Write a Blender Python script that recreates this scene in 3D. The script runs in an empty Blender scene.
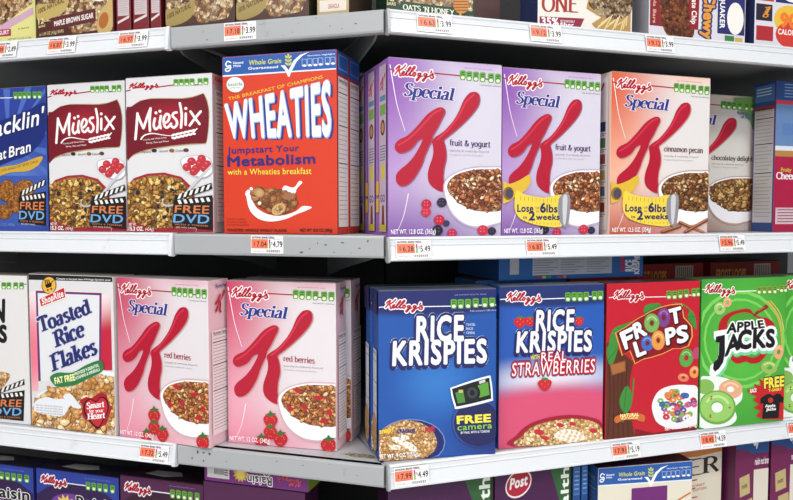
import bpy, bmesh, math
import numpy as np
from mathutils import Vector, Matrix
from mathutils.geometry import tessellate_polygon

scn = bpy.context.scene
COL = scn.collection
CZ = 1.35                      # eye height of the photographer
F = 720.0                      # focal length in pixels of the 793x500 frame
PITCH = math.atan(37 / 720)

# ------------------------------------------------------------------ geometry of the place
U_ = np.array([0, math.sin(PITCH), math.cos(PITCH)])
F_ = np.array([0, math.cos(PITCH), -math.sin(PITCH)])
R_ = np.array([1.0, 0, 0])
def ray(x, y): return (x - 396.5) * R_ + (250 - y) * U_ + F * F_
KP = np.array([-.01735, 1.19, 0])            # the corner where the two shelf runs meet
aL = math.atan2(720, 2376); aR = math.atan2(720, 2136)
RUN = {'L': (np.array([math.cos(aL), -math.sin(aL), 0]), np.array([math.sin(aL), math.cos(aL), 0]), -aL),
       'R': (np.array([math.cos(aR), math.sin(aR), 0]), np.array([-math.sin(aR), math.cos(aR), 0]), aR)}
def W3(run, s, d, z=0.0):
    w, n, _ = RUN[run]; p = KP + w * s + n * d
    return Vector((p[0], p[1], CZ + z))
def on_plane(run, x, y, d):
    w, n, _ = RUN[run]; r = ray(x, y); return r * ((KP @ n + d) / (r @ n))
def on_z(x, y, z):
    r = ray(x, y); return r * z / r[2]
def s_of(run, x, y, d):
    return float((on_plane(run, x, y, d) - KP) @ RUN[run][0])
ZL = {'L': (.331, -.037, -.424, -.80), 'R': (.330, -.041, -.424, -.80)}   # deck heights top / middle / bottom / lowest

# ------------------------------------------------------------------ materials
MATS = {}
def lin(h):
    h = h.lstrip('#'); c = [int(h[i:i + 2], 16) / 255 for i in (0, 2, 4)]
    return [x / 12.92 if x <= .04045 else ((x + .055) / 1.055) ** 2.4 for x in c] + [1]
def base_mat(name, rough=.42, metal=0.0, spec=.45):
    m = bpy.data.materials.new(name); m.use_nodes = True
    b = m.node_tree.nodes['Principled BSDF']
    b.inputs['Roughness'].default_value = rough; b.inputs['Metallic'].default_value = metal
    b.inputs['Specular IOR Level'].default_value = spec
    return m, m.node_tree, b
def flat(hexc, rough=.42):
    k = (hexc, rough)
    if k not in MATS:
        m, nt, b = base_mat('ink_' + hexc.strip('#'), rough)
        b.inputs['Base Color'].default_value = lin(hexc); MATS[k] = m
    return MATS[k]
def food(name, cols, scale, distort=.5, edge=.55):
    if name in MATS: return MATS[name]
    m, nt, b = base_mat(name); N = nt.nodes; L = nt.links
    tc = N.new('ShaderNodeTexCoord'); nz = N.new('ShaderNodeTexNoise'); nz.inputs['Scale'].default_value = scale * 1.5
    nz.inputs['Detail'].default_value = 3
    mx = N.new('ShaderNodeVectorMath'); mx.operation = 'MULTIPLY_ADD'
    mx.inputs[1].default_value = (1.3 * distort / scale,) * 3
    L.new(tc.outputs['Object'], nz.inputs['Vector']); L.new(nz.outputs['Color'], mx.inputs[0]); L.new(tc.outputs['Object'], mx.inputs[2])
    vo = N.new('ShaderNodeTexVoronoi'); vo.inputs['Scale'].default_value = scale * 1.45
    L.new(mx.outputs[0], vo.inputs['Vector'])
    sp = N.new('ShaderNodeSeparateColor'); L.new(vo.outputs['Color'], sp.inputs[0])
    rp = N.new('ShaderNodeValToRGB'); rp.color_ramp.interpolation = 'LINEAR'
    el = rp.color_ramp.elements
    while len(el) < len(cols): el.new(.5)
    for i, c in enumerate(cols):
        el[i].position = i / (len(cols) - 1) if len(cols) > 1 else 0; el[i].color = lin(c)
    L.new(sp.outputs[0], rp.inputs[0])
    n2 = N.new('ShaderNodeTexNoise'); n2.inputs['Scale'].default_value = scale * 3; n2.inputs['Detail'].default_value = 2
    L.new(tc.outputs['Object'], n2.inputs['Vector'])
    mr = N.new('ShaderNodeMapRange'); mr.inputs[1].default_value = .3; mr.inputs[2].default_value = .7
    mr.inputs[3].default_value = edge; mr.inputs[4].default_value = 1.25
    L.new(n2.outputs['Fac'], mr.inputs[0])
    md = N.new('ShaderNodeMapRange'); md.inputs[1].default_value = .25; md.inputs[2].default_value = .75
    md.inputs[3].default_value = 1.1; md.inputs[4].default_value = .5
    L.new(vo.outputs['Distance'], md.inputs[0])
    mm = N.new('ShaderNodeMath'); mm.operation = 'MULTIPLY'; L.new(mr.outputs[0], mm.inputs[0]); L.new(md.outputs[0], mm.inputs[1])
    vm = N.new('ShaderNodeVectorMath'); vm.operation = 'SCALE'
    L.new(rp.outputs[0], vm.inputs[0]); L.new(mm.outputs[0], vm.inputs['Scale'])
    L.new(vm.outputs[0], b.inputs['Base Color'])
    MATS[name] = m; return m
def printed(name, base, blobs, W, H):
    """printed card: a base ink with soft-edged areas of other inks; blobs = (u, v, ru, rv, colour, inner)"""
    m, nt, b = base_mat(name); N = nt.nodes; L = nt.links
    tc = N.new('ShaderNodeTexCoord'); cur = None
    for (u, v, ru, rv, c, inner) in blobs:
        a = N.new('ShaderNodeVectorMath'); a.operation = 'SUBTRACT'
        a.inputs[1].default_value = ((u - .5) * W, 0, v * H); L.new(tc.outputs['Object'], a.inputs[0])
        d = N.new('ShaderNodeVectorMath'); d.operation = 'MULTIPLY'; d.inputs[1].default_value = (1 / (ru * W), 0, 1 / (rv * H))
        L.new(a.outputs[0], d.inputs[0])
        ln = N.new('ShaderNodeVectorMath'); ln.operation = 'LENGTH'; L.new(d.outputs[0], ln.inputs[0])
        mr = N.new('ShaderNodeMapRange'); mr.interpolation_type = 'SMOOTHSTEP'
        mr.inputs[1].default_value = inner; mr.inputs[2].default_value = 1; mr.inputs[3].default_value = 1; mr.inputs[4].default_value = 0
        L.new(ln.outputs['Value'], mr.inputs[0])
        mx = N.new('ShaderNodeMix'); mx.data_type = 'RGBA'
        L.new(mr.outputs[0], mx.inputs[0])
        if cur: L.new(cur, mx.inputs[6])
        else: mx.inputs[6].default_value = lin(base)
        mx.inputs[7].default_value = lin(c); cur = mx.outputs[2]
    L.new(cur, b.inputs['Base Color'])
    return m
def worn_metal(name, c1, c2, rough=.45, scale=22):
    m, nt, b = base_mat(name, rough, 0, .5); N = nt.nodes; L = nt.links
    tc = N.new('ShaderNodeTexCoord')
    nz = N.new('ShaderNodeTexNoise'); nz.inputs['Scale'].default_value = scale; nz.inputs['Detail'].default_value = 6; nz.inputs['Roughness'].default_value = .7
    rp = N.new('ShaderNodeValToRGB'); rp.color_ramp.elements[0].position = .27; rp.color_ramp.elements[1].position = .36
    rp.color_ramp.elements[0].color = lin(c2); rp.color_ramp.elements[1].color = lin(c1)
    L.new(tc.outputs['Object'], nz.inputs['Vector']); L.new(nz.outputs['Fac'], rp.inputs[0]); L.new(rp.outputs[0], b.inputs['Base Color'])
    n2 = N.new('ShaderNodeTexNoise'); n2.inputs['Scale'].default_value = 60; bp = N.new('ShaderNodeBump'); bp.inputs['Strength'].default_value = .05
    L.new(tc.outputs['Object'], n2.inputs['Vector']); L.new(n2.outputs['Fac'], bp.inputs['Height']); L.new(bp.outputs[0], b.inputs['Normal'])
    return m
FL_BROWN = lambda: food('print_brown_flakes', ['#4c2418', '#8a4428', '#a85c38', '#c08058', '#e2c8a4', '#743820'], 150, 1.5)
FL_TAN = lambda: food('print_tan_flakes', ['#9a6a3c', '#c08c54', '#d8ac70', '#ead0a0', '#b47c48'], 120, 1.0, .7)
FL_DARK = lambda: food('print_clusters', ['#3e2014', '#7c4c2c', '#a07848', '#341a12', '#d0ac78', '#8c5a34'], 150, 1.4)
FL_RED = lambda: food('print_berry_flakes', ['#7c3c24', '#b46c3c', '#d09058', '#a83034', '#e4bc88', '#9c5434'], 150, 1.5)
FL_MUES = lambda: food('print_muesli', ['#b08038', '#3a2a22', '#d0a050', '#8a6030', '#e0bc70', '#5a3a24', '#c49440'], 120, .9)
FL_CRISP = lambda: food('print_rice', ['#94602e', '#b88448', '#d2ac74', '#e4cca0', '#a4743c'], 170, .5, .8)
FL_LOOPS = lambda: food('print_loops', ['#c02838', '#e08030', '#3a9a48', '#e8e4e8', '#6a4aa8', '#d85068', '#e0c040', '#3858b0'], 110, .1, .8)
FL_PEBBLE = lambda: food('print_granola', ['#4a2c20', '#8c6242', '#c8a274', '#e6d2ac', '#6a4630', '#b88a58'], 105, .9)

# ------------------------------------------------------------------ curves and lettering
def catmull(pts, closed=False, n=5):
    P = [np.array(p, float) for p in pts]; out = []; N = len(P)
    if N < 3: return [tuple(p) for p in P]
    rng = range(N if closed else N - 1)
    for i in rng:
        if closed: a, b, c, d = P[(i - 1) % N], P[i], P[(i + 1) % N], P[(i + 2) % N]
        else: a, b, c, d = P[max(i - 1, 0)], P[i], P[i + 1], P[min(i + 2, N - 1)]
        for k in range(n):
            t = k / n
            out.append(tuple(.5 * (2 * b + (c - a) * t + (2 * a - 5 * b + 4 * c - d) * t * t + (3 * b - a - 3 * c + d) * t ** 3)))
    if not closed: out.append(tuple(P[-1]))
    return out
TXT = {}
def glyphs(s, off=0.0, sp=1.0):
    k = (s, round(off, 4), sp)
    if k in TXT: return TXT[k]
    cu = bpy.data.curves.new('t', 'FONT'); cu.body = s; cu.size = 1; cu.resolution_u = 3; cu.offset = off; cu.space_character = sp; cu.fill_mode = 'FRONT'
    o = bpy.data.objects.new('t', cu); me = bpy.data.meshes.new_from_object(o)
    V = np.array([v.co[:2] for v in me.vertices]) if len(me.vertices) else np.zeros((1, 2))
    T = [tuple(p.vertices) for p in me.polygons]
    bpy.data.meshes.remove(me); bpy.data.objects.remove(o); bpy.data.curves.remove(cu)
    TXT[k] = (V, T); return TXT[k]
CAP = glyphs('H')[0][:, 1].max()
# skeletons of letters on a 10-grid: (advance, [(kind, points)]) kind S smooth, L straight, V straight stem with feet, D dot
G = {
 'a': (4.5, [('S', [(.9, 4), (2, 5), (3.1, 4.5), (3.2, 3.3), (3.2, .9), (3.9, .2)]), ('S', [(3.2, 3), (1.3, 2.4), (.6, 1.3), (1.2, .2), (2.3, .3), (3.2, 1.2)])]),
 'b': (4.7, [('V', [(.9, 7.5), (.9, 0)]), ('S', [(.9, 3.8), (2.3, 5), (3.9, 4), (4.1, 2.5), (3.8, 1), (2.4, 0), (.9, .8)])]),
 'c': (4, [('S', [(3.5, 3.9), (2.4, 5), (.9, 4), (.6, 2.5), (1, .9), (2.3, 0), (3.6, .9)])]),
 'd': (4.8, [('S', [(3.7, 3.9), (2.3, 5), (.9, 4), (.6, 2.5), (.9, .9), (2.1, 0), (3.7, 1)]), ('V', [(3.8, 7.5), (3.8, 0)])]),
 'e': (4.2, [('S', [(.7, 2.8), (2.2, 2.8), (3.6, 2.9), (3.3, 4.4), (2.2, 5), (.9, 4), (.6, 2.5), (1, .9), (2.3, 0), (3.6, .9)])]),
 'f': (3, [('S', [(3.1, 7), (2.3, 7.5), (1.5, 6.6), (1.4, 5), (1.4, 0)]), ('L', [(.3, 5), (2.7, 5)])]),
 'g': (4.6, [('S', [(3.6, 4.5), (2.2, 5), (.9, 4), (.6, 2.6), (1, 1.2), (2.2, .5), (3.6, 1.5)]), ('S', [(3.7, 5), (3.7, 0), (3.3, -1.7), (2, -2.3), (.8, -1.6)])]),
 'h': (4.9, [('V', [(1, 7.5), (1, 0)]), ('S', [(1, 3.6), (2.4, 5), (3.7, 4.3), (3.9, 3), (3.9, 0)])]),
 'i': (2.3, [('V', [(1.1, 5), (1.1, 0)]), ('D', [(1.1, 6.8)])]),
 'k': (4.6, [('V', [(1, 7.5), (1, 0)]), ('L', [(1, 2), (3.6, 5)]), ('L', [(2, 3), (4.2, 0)])]),
 'l': (2.3, [('V', [(1.1, 7.5), (1.1, 0)])]),
 'm': (7, [('V', [(1, 5), (1, 0)]), ('S', [(1, 3.6), (2.2, 5), (3.3, 4.3), (3.5, 3), (3.5, 0)]), ('S', [(3.5, 3.6), (4.7, 5), (5.8, 4.3), (6, 3), (6, 0)])]),
 'n': (4.9, [('V', [(1, 5), (1, 0)]), ('S', [(1, 3.6), (2.4, 5), (3.7, 4.3), (3.9, 3), (3.9, 0)])]),
 'o': (4.6, [('S', [(2.3, 5), (.9, 4.1), (.6, 2.5), (.9, .9), (2.3, 0), (3.7, .9), (4, 2.5), (3.7, 4.1), (2.3, 5)])]),
 'p': (4.7, [('V', [(.9, 5), (.9, -2.4)]), ('S', [(.9, 3.8), (2.3, 5), (3.9, 4), (4.1, 2.5), (3.8, 1), (2.4, 0), (.9, .8)])]),
 'r': (3.4, [('V', [(1, 5), (1, 0)]), ('S', [(1, 3.2), (2, 4.8), (3.1, 4.6)])]),
 's': (3.7, [('S', [(3, 4.3), (1.9, 5), (.8, 4.2), (1.2, 3.1), (2.6, 2.2), (3.1, 1.1), (1.9, 0), (.6, .7)])]),
 't': (3, [('S', [(1.3, 6.6), (1.3, 1.2), (1.9, .1), (2.9, .6)]), ('L', [(.3, 5), (2.7, 5)])]),
 'u': (4.8, [('S', [(.9, 5), (.9, 1.5), (1.8, .1), (3, .4), (3.8, 1.6)]), ('V', [(3.8, 5), (3.8, 0)])]),
 'y': (4.3, [('L', [(.5, 5), (2.3, .3)]), ('S', [(3.8, 5), (2.3, .3), (1.5, -1.9), (.5, -2.2)])]),
 '&': (6, [('S', [(5.6, 3.6), (4.3, 1), (2.2, 0), (.8, 1.3), (1.6, 3.2), (3.4, 5.2), (3, 7), (1.9, 6.6), (1.9, 5), (3.4, 2.2), (5.6, 0)])]),
 "'": (1.8, [('L', [(.9, 7.5), (.8, 5.6)])]), ' ': (2.5, []),
 'S': (5, [('S', [(4.1, 6.3), (3.2, 7.4), (1.6, 7.3), (.9, 5.9), (1.8, 4.4), (3.4, 3.4), (4.3, 1.9), (3.3, .3), (1.7, 0), (.6, 1.2)])]),
 'T': (5.4, [('V', [(2.7, 7.5), (2.7, 0)]), ('L', [(.4, 7.5), (5, 7.5)]), ('L', [(.4, 7.5), (.4, 6)]), ('L', [(5, 7.5), (5, 6)])]),
 'R': (5.6, [('V', [(1, 7.5), (1, 0)]), ('S', [(1, 7.5), (3.2, 7.4), (4.3, 5.8), (3.3, 4.1), (1, 3.9)]), ('L', [(2.8, 3.9), (5, 0)])]),
 'F': (5, [('V', [(1, 7.5), (1, 0)]), ('L', [(1, 7.5), (4.6, 7.5)]), ('L', [(1, 3.9), (3.7, 3.9)]), ('L', [(4.6, 7.5), (4.6, 6.2)])]),
 'E': (5, [('V', [(1, 7.5), (1, 0)]), ('L', [(1, 7.5), (4.5, 7.5)]), ('L', [(1, 3.9), (3.8, 3.9)]), ('L', [(1, 0), (4.7, 0)])]),
 'O': (6.2, [('S', [(3.1, 7.5), (1.2, 6.3), (.6, 3.7), (1.2, 1.2), (3.1, 0), (5, 1.2), (5.6, 3.7), (5, 6.3), (3.1, 7.5)])]),
 'N': (6.2, [('V', [(1, 7.5), (1, 0)]), ('L', [(1, 7.5), (5, 0)]), ('V', [(5, 7.5), (5, 0)])]),
 'A': (5.8, [('L', [(.6, 0), (2.9, 7.5)]), ('L', [(2.9, 7.5), (5.2, 0)]), ('L', [(1.4, 2.5), (4.4, 2.5)])]),
 'B': (5.3, [('V', [(1, 7.5), (1, 0)]), ('S', [(1, 7.5), (3.2, 7.4), (4, 5.8), (3.2, 4.2), (1, 3.9)]), ('S', [(1, 3.9), (3.4, 3.8), (4.6, 2), (3.4, .1), (1, 0)])]),
 'I': (2.6, [('V', [(1.3, 7.5), (1.3, 0)])]),
 'H': (6, [('V', [(1, 7.5), (1, 0)]), ('V', [(5, 7.5), (5, 0)]), ('L', [(1, 3.9), (5, 3.9)])]),
 'C': (5.6, [('S', [(5, 6.2), (3.4, 7.5), (1.4, 6.4), (.6, 3.7), (1.4, 1.1), (3.4, 0), (5.1, 1.4)])]),
 'Y': (5.6, [('L', [(.5, 7.5), (2.8, 3.7)]), ('L', [(5.1, 7.5), (2.8, 3.7)]), ('V', [(2.8, 3.7), (2.8, 0)])]),
 'M': (7.4, [('V', [(1, 7.5), (1, 0)]), ('L', [(1, 7.5), (3.7, .5)]), ('L', [(3.7, .5), (6.4, 7.5)]), ('V', [(6.4, 7.5), (6.4, 0)])]),
 'P': (5.2, [('V', [(1, 7.5), (1, 0)]), ('S', [(1, 7.5), (3.2, 7.4), (4.3, 5.6), (3.2, 3.7), (1, 3.5)])]),
 'L': (4.8, [('V', [(1, 7.5), (1, 0)]), ('L', [(1, 0), (4.5, 0)]), ('L', [(4.5, 0), (4.5, 1.4)])]),
 'W': (8, [('L', [(.5, 7.5), (2.3, 0)]), ('L', [(2.3, 0), (4, 6)]), ('L', [(4, 6), (5.7, 0)]), ('L', [(5.7, 0), (7.5, 7.5)])]),
 'U': (6, [('S', [(1, 7.5), (1, 2), (2, .2), (3.9, .2), (5, 2), (5, 7.5)])]),
 'G': (6, [('S', [(5.2, 6.2), (3.4, 7.5), (1.4, 6.4), (.6, 3.7), (1.4, 1.1), (3.4, 0), (5, 1)]), ('L', [(5.1, 0), (5.1, 3.2)]), ('L', [(3.7, 3.2), (5.8, 3.2)])]),
}
# hand-drawn brand script and the big letter, as drawn on the cartons (page units, y down)
SCRIPT = [[(95, 165), (120, 140), (152, 118), (125, 180), (80, 240)], [(228, 103), (190, 150), (138, 186)], [(138, 186), (148, 220), (152, 258), (172, 250)],
          [(182, 232), (206, 214), (210, 196), (192, 200), (180, 228), (194, 250), (224, 234)],
          [(218, 240), (262, 190), (302, 138), (288, 130), (254, 190), (236, 240), (256, 246)],
          [(262, 240), (312, 190), (362, 130), (346, 120), (308, 185), (286, 240), (312, 244), (332, 225)],
          [(354, 200), (334, 214), (334, 246), (356, 246), (372, 214), (354, 200)],
          [(426, 205), (404, 212), (402, 240), (424, 238), (442, 205), (424, 262), (392, 312), (378, 298), (420, 262), (462, 244)],
          [(512, 205), (490, 212), (488, 240), (510, 238), (528, 205), (510, 262), (478, 312), (464, 298), (508, 262), (550, 242)],
          [(592, 162), (580, 190)], [(560, 240), (612, 200), (604, 220), (622, 246), (600, 270), (578, 262)]]
K_A = [(190, 175), (192, 190), (180, 215), (165, 245), (150, 270), (145, 290), (135, 310), (120, 345), (110, 375), (85, 420), (60, 445), (35, 452), (20, 440), (17, 415), (30, 395), (60, 370), (85, 340), (105, 305), (113, 283), (95, 290), (75, 315), (50, 330), (28, 333), (14, 320), (15, 300), (30, 285), (60, 270), (95, 235), (130, 195), (160, 175), (178, 170)]
K_B = [(300, 115), (313, 122), (317, 145), (308, 170), (285, 200), (250, 235), (215, 265), (190, 285), (192, 300), (197, 325), (197, 355), (190, 385), (187, 420), (192, 445), (207, 455), (200, 468), (180, 470), (160, 462), (140, 445), (132, 420), (135, 390), (147, 355), (152, 330), (150, 305), (147, 290), (160, 275), (190, 255), (225, 215), (245, 180), (260, 145), (280, 120)]

def homography(src, dst):
    A = []
    for (x, y), (u, v) in zip(src, dst):
        A.append([x, y, 1, 0, 0, 0, -u * x, -u * y, -u]); A.append([0, 0, 0, x, y, 1, -v * x, -v * y, -v])
    return np.linalg.svd(np.array(A, float))[2][-1].reshape(3, 3)

class Art:
    """printed artwork of one carton; collects thin ink shapes per part. y runs down on every face."""
    def __init__(s, W, H, D):
        s.W, s.H, s.D = W, H, D; s.bins = {}; s.off = .00025; s.face = 'front'; s.part = 'print'; s.M = None; s.c = (0, 0, 1); s.clip = None
    def frame(s, TL, TR, BR, BL): s.M = homography([TL, TR, BR, BL], [(0, 1), (1, 1), (1, 0), (0, 0)]); return s
    def unit(s, face='front'): s.face = face; s.M = np.array([[1, 0, 0], [0, -1, 1], [0, 0, 1.0]]); s.c = (0, 0, 1); return s
    def crop(s, x0, y0, sc): s.c = (x0, y0, sc); return s
    def uv(s, p):
        x = s.c[0] + p[0] / s.c[2]; y = s.c[1] + p[1] / s.c[2]
        q = s.M @ np.array([x, y, 1.0]); return q[0] / q[2], q[1] / q[2]
    def P(s, p):
        u, v = s.uv(p); u = min(max(u, .004), .996); v = min(max(v, .003), .997); o = s.off
        if s.face == 'front': return ((u - .5) * s.W, -o, v * s.H)
        if s.face == 'right': return (s.W / 2 + o, u * s.D, v * s.H)
        if s.face == 'left': return (-s.W / 2 - o, (1 - u) * s.D, v * s.H)
        return ((u - .5) * s.W, v * s.D, s.H + .0011 + o)
    def add(s, pts, tris, col):
        m = flat(col) if isinstance(col, str) else col
        b = s.bins.setdefault(s.part, ([], [], [], []))
        n = len(b[0]); b[0].extend(s.P(p) for p in pts)
        if m.name not in [x.name for x in b[3]]: b[3].append(m)
        k = [x.name for x in b[3]].index(m.name)
        for t in tris: b[1].append([n + i for i in t]); b[2].append(k)
        s.off += .000007
    def poly(s, pts, col, smooth=False, n=4):
        if smooth: pts = catmull(pts, True, n)
        t = tessellate_polygon([[Vector((p[0], p[1], 0)) for p in pts]])
        s.add(pts, t, col)
    def rect(s, x0, y0, x1, y1, col): s.poly([(x0, y0), (x1, y0), (x1, y1), (x0, y1)], col)
    def ell(s, cx, cy, rx, ry, col, rot=0, n=20):
        c, q = math.cos(rot), math.sin(rot)
        P = [(cx + rx * math.cos(t) * c - ry * math.sin(t) * q, cy + rx * math.cos(t) * q + ry * math.sin(t) * c) for t in [2 * math.pi * i / n for i in range(n)]]
        s.add(P, [list(range(n))], col)
    def ring(s, cx, cy, rx, ry, col, hole=.35, rot=0, shade=None, n=22):
        c, q = math.cos(rot), math.sin(rot); P = []
        for f in (1, hole):
            for i in range(n):
                t = 2 * math.pi * i / n; a, b = rx * f * math.cos(t), ry * f * math.sin(t); P.append((cx + a * c - b * q, cy + a * q + b * c))
        s.add(P, [[i, (i + 1) % n, n + (i + 1) % n, n + i] for i in range(n)], col)
        if shade: s.arcs(cx, cy, rx * (1 + hole) / 2, ry * (1 + hole) / 2, rx * .16, shade)
    def arcs(s, cx, cy, rx, ry, w, col, a0=-2.6, a1=-.4):
        s.stroke([(cx + rx * math.cos(a0 + (a1 - a0) * i / 8), cy + ry * math.sin(a0 + (a1 - a0) * i / 8)) for i in range(9)], w, col, False)
    def stroke(s, pts, w, col, smooth=True, pen=None, n=5, taper=None):
        if smooth: pts = catmull(pts, False, n)
        P = [np.array(p, float) for p in pts]
        V = []; T = []; m = len(P)
        for i, p in enumerate(P):
            d = P[min(i + 1, m - 1)] - P[max(i - 1, 0)]; L = np.hypot(*d) or 1; d = d / L
            ww = w if pen is None else pen(d)
            if taper: ww = w * (taper[0] + (taper[1] - taper[0]) * i / (m - 1))
            nrm = np.array([-d[1], d[0]]) * ww / 2; V += [tuple(p + nrm), tuple(p - nrm)]
        for i in range(m - 1): T.append([2 * i, 2 * i + 1, 2 * i + 3, 2 * i + 2])
        for i, sg in ((0, -1), (m - 1, 1)):                       # rounded ends
            p = P[i]; a = np.array(V[2 * i]) - p; r = np.hypot(*a); b0 = len(V)
            ang = math.atan2(a[1], a[0])
            for k in range(5): V.append(tuple(p + r * np.array([math.cos(ang - sg * math.pi * k / 4), math.sin(ang - sg * math.pi * k / 4)])))
            T.append([b0 + k for k in range(5)])
        s.add(V, T, col)
    def quad(s, bl, br, tl, tr=None, bow=0):
        bl, br, tl = map(lambda p: np.array(p, float), (bl, br, tl)); tr = br + tl - bl if tr is None else np.array(tr, float)
        def f(x, y):
            p = (bl * (1 - x) + br * x) * (1 - y) + (tl * (1 - x) + tr * x) * y
            return (p[0], p[1] - bow * 4 * x * (1 - x))
        return f
    def text(s, t, bl, br, tl, tr=None, col='#ffffff', bold=0.0, bow=0, shift=(0, 0), sp=1.06):
        q = s.quad(bl, br, tl, tr, bow); V0, T = glyphs(t, 0.0, sp); V = V0
        x0, x1 = V0[:, 0].min(), V0[:, 0].max()
        dirs = [(0, 0)]
        if bold:                                                   # heavier weight: the same glyphs struck around the centre
            k = 4 if bold < .03 else 8 if bold < .08 else 12
            dirs = [(bold * math.cos((i + .5) * 2 * math.pi / k), bold * math.sin((i + .5) * 2 * math.pi / k)) for i in range(k)] + dirs
        for dx, dy in dirs:
            s.add([tuple(np.array(q((x + dx - x0) / (x1 - x0), (y + dy) / CAP)) + shift) for x, y in V], T, col); s.off -= .00000525
        s.off += .0000045
    def stext(s, t, bl, br, tl, tr=None, col='#000000', thick=1.1, thin=.4, serif=True, slant=0, outline=None, grow=0, shift=(0, 0), bow=0):
        """lettering drawn with a broad pen"""
        if outline: s.stext(t, bl, br, tl, tr, outline, thick, thin, serif, slant, None, grow or .7, shift, bow)
        g = grow if not outline else 0
        adv = sum(G[c][0] for c in t) if t else 1
        q = s.quad(bl, br, tl, tr, bow); x = 0
        top = 7.5
        def tr_(p): a = q((p[0] + slant * p[1]) / adv, p[1] / top); return (a[0] + shift[0], a[1] + shift[1])
        for c in t:
            w, st = G[c]
            for kind, pts in st:
                pts = [(x + a, b) for a, b in pts]
                if kind == 'D':
                    r = thick * .62 + g / 2
                    s.add([tr_((pts[0][0] + r * math.cos(i * math.pi / 5), pts[0][1] + r * math.sin(i * math.pi / 5))) for i in range(10)], [list(range(10))], col); continue
                if kind == 'S': pts = catmull(pts, False, 4)
                P = [np.array(p, float) for p in pts]; V = []; T = []; m = len(P)
                for i, p in enumerate(P):
                    d = P[min(i + 1, m - 1)] - P[max(i - 1, 0)]; d = d / (np.hypot(*d) or 1)
                    ww = thin + (thick - thin) * abs(d[1]) ** 1.4 + g
                    n_ = np.array([-d[1], d[0]]) * ww / 2
                    e = d * (g / 2) * (1 if i == m - 1 else -1 if i == 0 else 0)
                    V += [tr_(p + n_ + e), tr_(p - n_ + e)]
                for i in range(m - 1): T.append([2 * i, 2 * i + 1, 2 * i + 3, 2 * i + 2])
                s.add(V, T, col)
                if kind == 'V' and serif:
                    for e in (0, 1):
                        px, py = P[e * -1]; hw = thick * .95 + g / 2; hh = thin * .5 + g / 2; py += (.5 if e else -.5) * thin
                        lo = px - hw; hi = px + hw
                        if not e and c not in 'TFERNIHBMPYL': hi = px
                        s.add([tr_((lo, py - hh)), tr_((hi, py - hh)), tr_((hi, py + hh)), tr_((lo, py + hh))], [[0, 1, 2, 3]], col)
            x += w
    def flakes(s, region, n, r, cols, edge='#3c1c10', seed=1, flat_=.62):
        """printed heap of cereal: irregular overlapping flakes filling a region, each with its own rim"""
        import random
        R0 = random.Random(seed); reg = catmull(region, True, 3)
        xs = [p[0] for p in reg]; ys = [p[1] for p in reg]; N = len(reg); k = 0
        V = {}
        def inside(x, y):
            c = False; j = N - 1
            for i in range(N):
                if (reg[i][1] > y) != (reg[j][1] > y) and x < (reg[j][0] - reg[i][0]) * (y - reg[i][1]) / (reg[j][1] - reg[i][1] + 1e-9) + reg[i][0]: c = not c
                j = i
            return c
        while k < n:
            x = R0.uniform(min(xs), max(xs)); y = R0.uniform(min(ys), max(ys))
            if not inside(x, y): continue
            k += 1; q = r * R0.uniform(.6, 1.25); t0 = R0.uniform(0, 3.14); c, sn = math.cos(t0), math.sin(t0)
            shp = [(math.cos(2 * math.pi * i / 7) * q * R0.uniform(.7, 1.15), math.sin(2 * math.pi * i / 7) * q * flat_ * R0.uniform(.6, 1.15)) for i in range(7)]
            P = [(x + a * c - b * sn, y + a * sn + b * c) for a, b in shp]
            s.add([(x + (a - x) * 1.2 + r * .06, y + (b - y) * 1.2 + r * .1) for a, b in P], [list(range(7))], edge); s.off -= .0000052
            col = R0.choice(cols); s.add(P, [list(range(7))], col); s.off -= .0000052
            h = '#' + ''.join('%02x' % min(255, int(int(col[i:i + 2], 16) * 1.15 + 6)) for i in (1, 3, 5))
            s.add([(x + (a - x) * .5 - q * .1, y + (b - y) * .4 - q * .12) for a, b in P], [list(range(7))], h); s.off -= .0000052
    def script(s, x0, y0, x1, y1, slope=0, col='#b5122f', out='#f6eef0', w=23):
        """the red brand script, bbox in crop units"""
        s.part = 'brand_logo'
        def q(p):
            a = (p[0] - 75) / 555; b = (p[1] - 105) / 210; return (x0 + a * (x1 - x0), y0 + b * (y1 - y0) + slope * a)
        k = (x1 - x0) / 555
        for ww, c in ((w + 32, out), (w, col)):
            if c is None: continue
            for st in SCRIPT:
                s.stroke([q(p) for p in st], ww * k, c, n=4)
                if c == out: s.off -= .0000025
    def icons(s, pts, w, h, g='#5f9d3c', inner='#dfeacb', slope=0):
        s.part = 'nutrition_icons'
        for x, y in pts:
            s.poly([(x - w, y - h * .85), (x - w * .6, y - h), (x + w * .6, y - h), (x + w, y - h * .85), (x + w, y + h * .5), (x + w * .7, y + h), (x - w * .7, y + h), (x - w, y + h * .5)], g)
            s.ell(x, y + h * .5, w * .62, h * .34, inner)
            s.rect(x - w * .6, y - h * .62, x + w * .6, y - h * .42, '#2f5a22'); s.rect(x - w * .5, y - h * .2, x + w * .5, y, '#33602a')
    def kshape(s, T=lambda p: p, col='#ae1230', hi='#cc3048'):
        s.part = 'title_lettering'
        for k in (K_A, K_B):
            s.poly([T(p) for p in k], col, True, 3)
        s.stroke([T(p) for p in [(180, 178), (150, 195), (100, 248), (60, 285), (26, 305)]], (T((6, 0))[0] - T((0, 0))[0]), hi)
        s.stroke([T(p) for p in [(298, 124), (270, 150), (240, 205), (200, 255), (165, 285)]], (T((6, 0))[0] - T((0, 0))[0]), hi)

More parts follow.
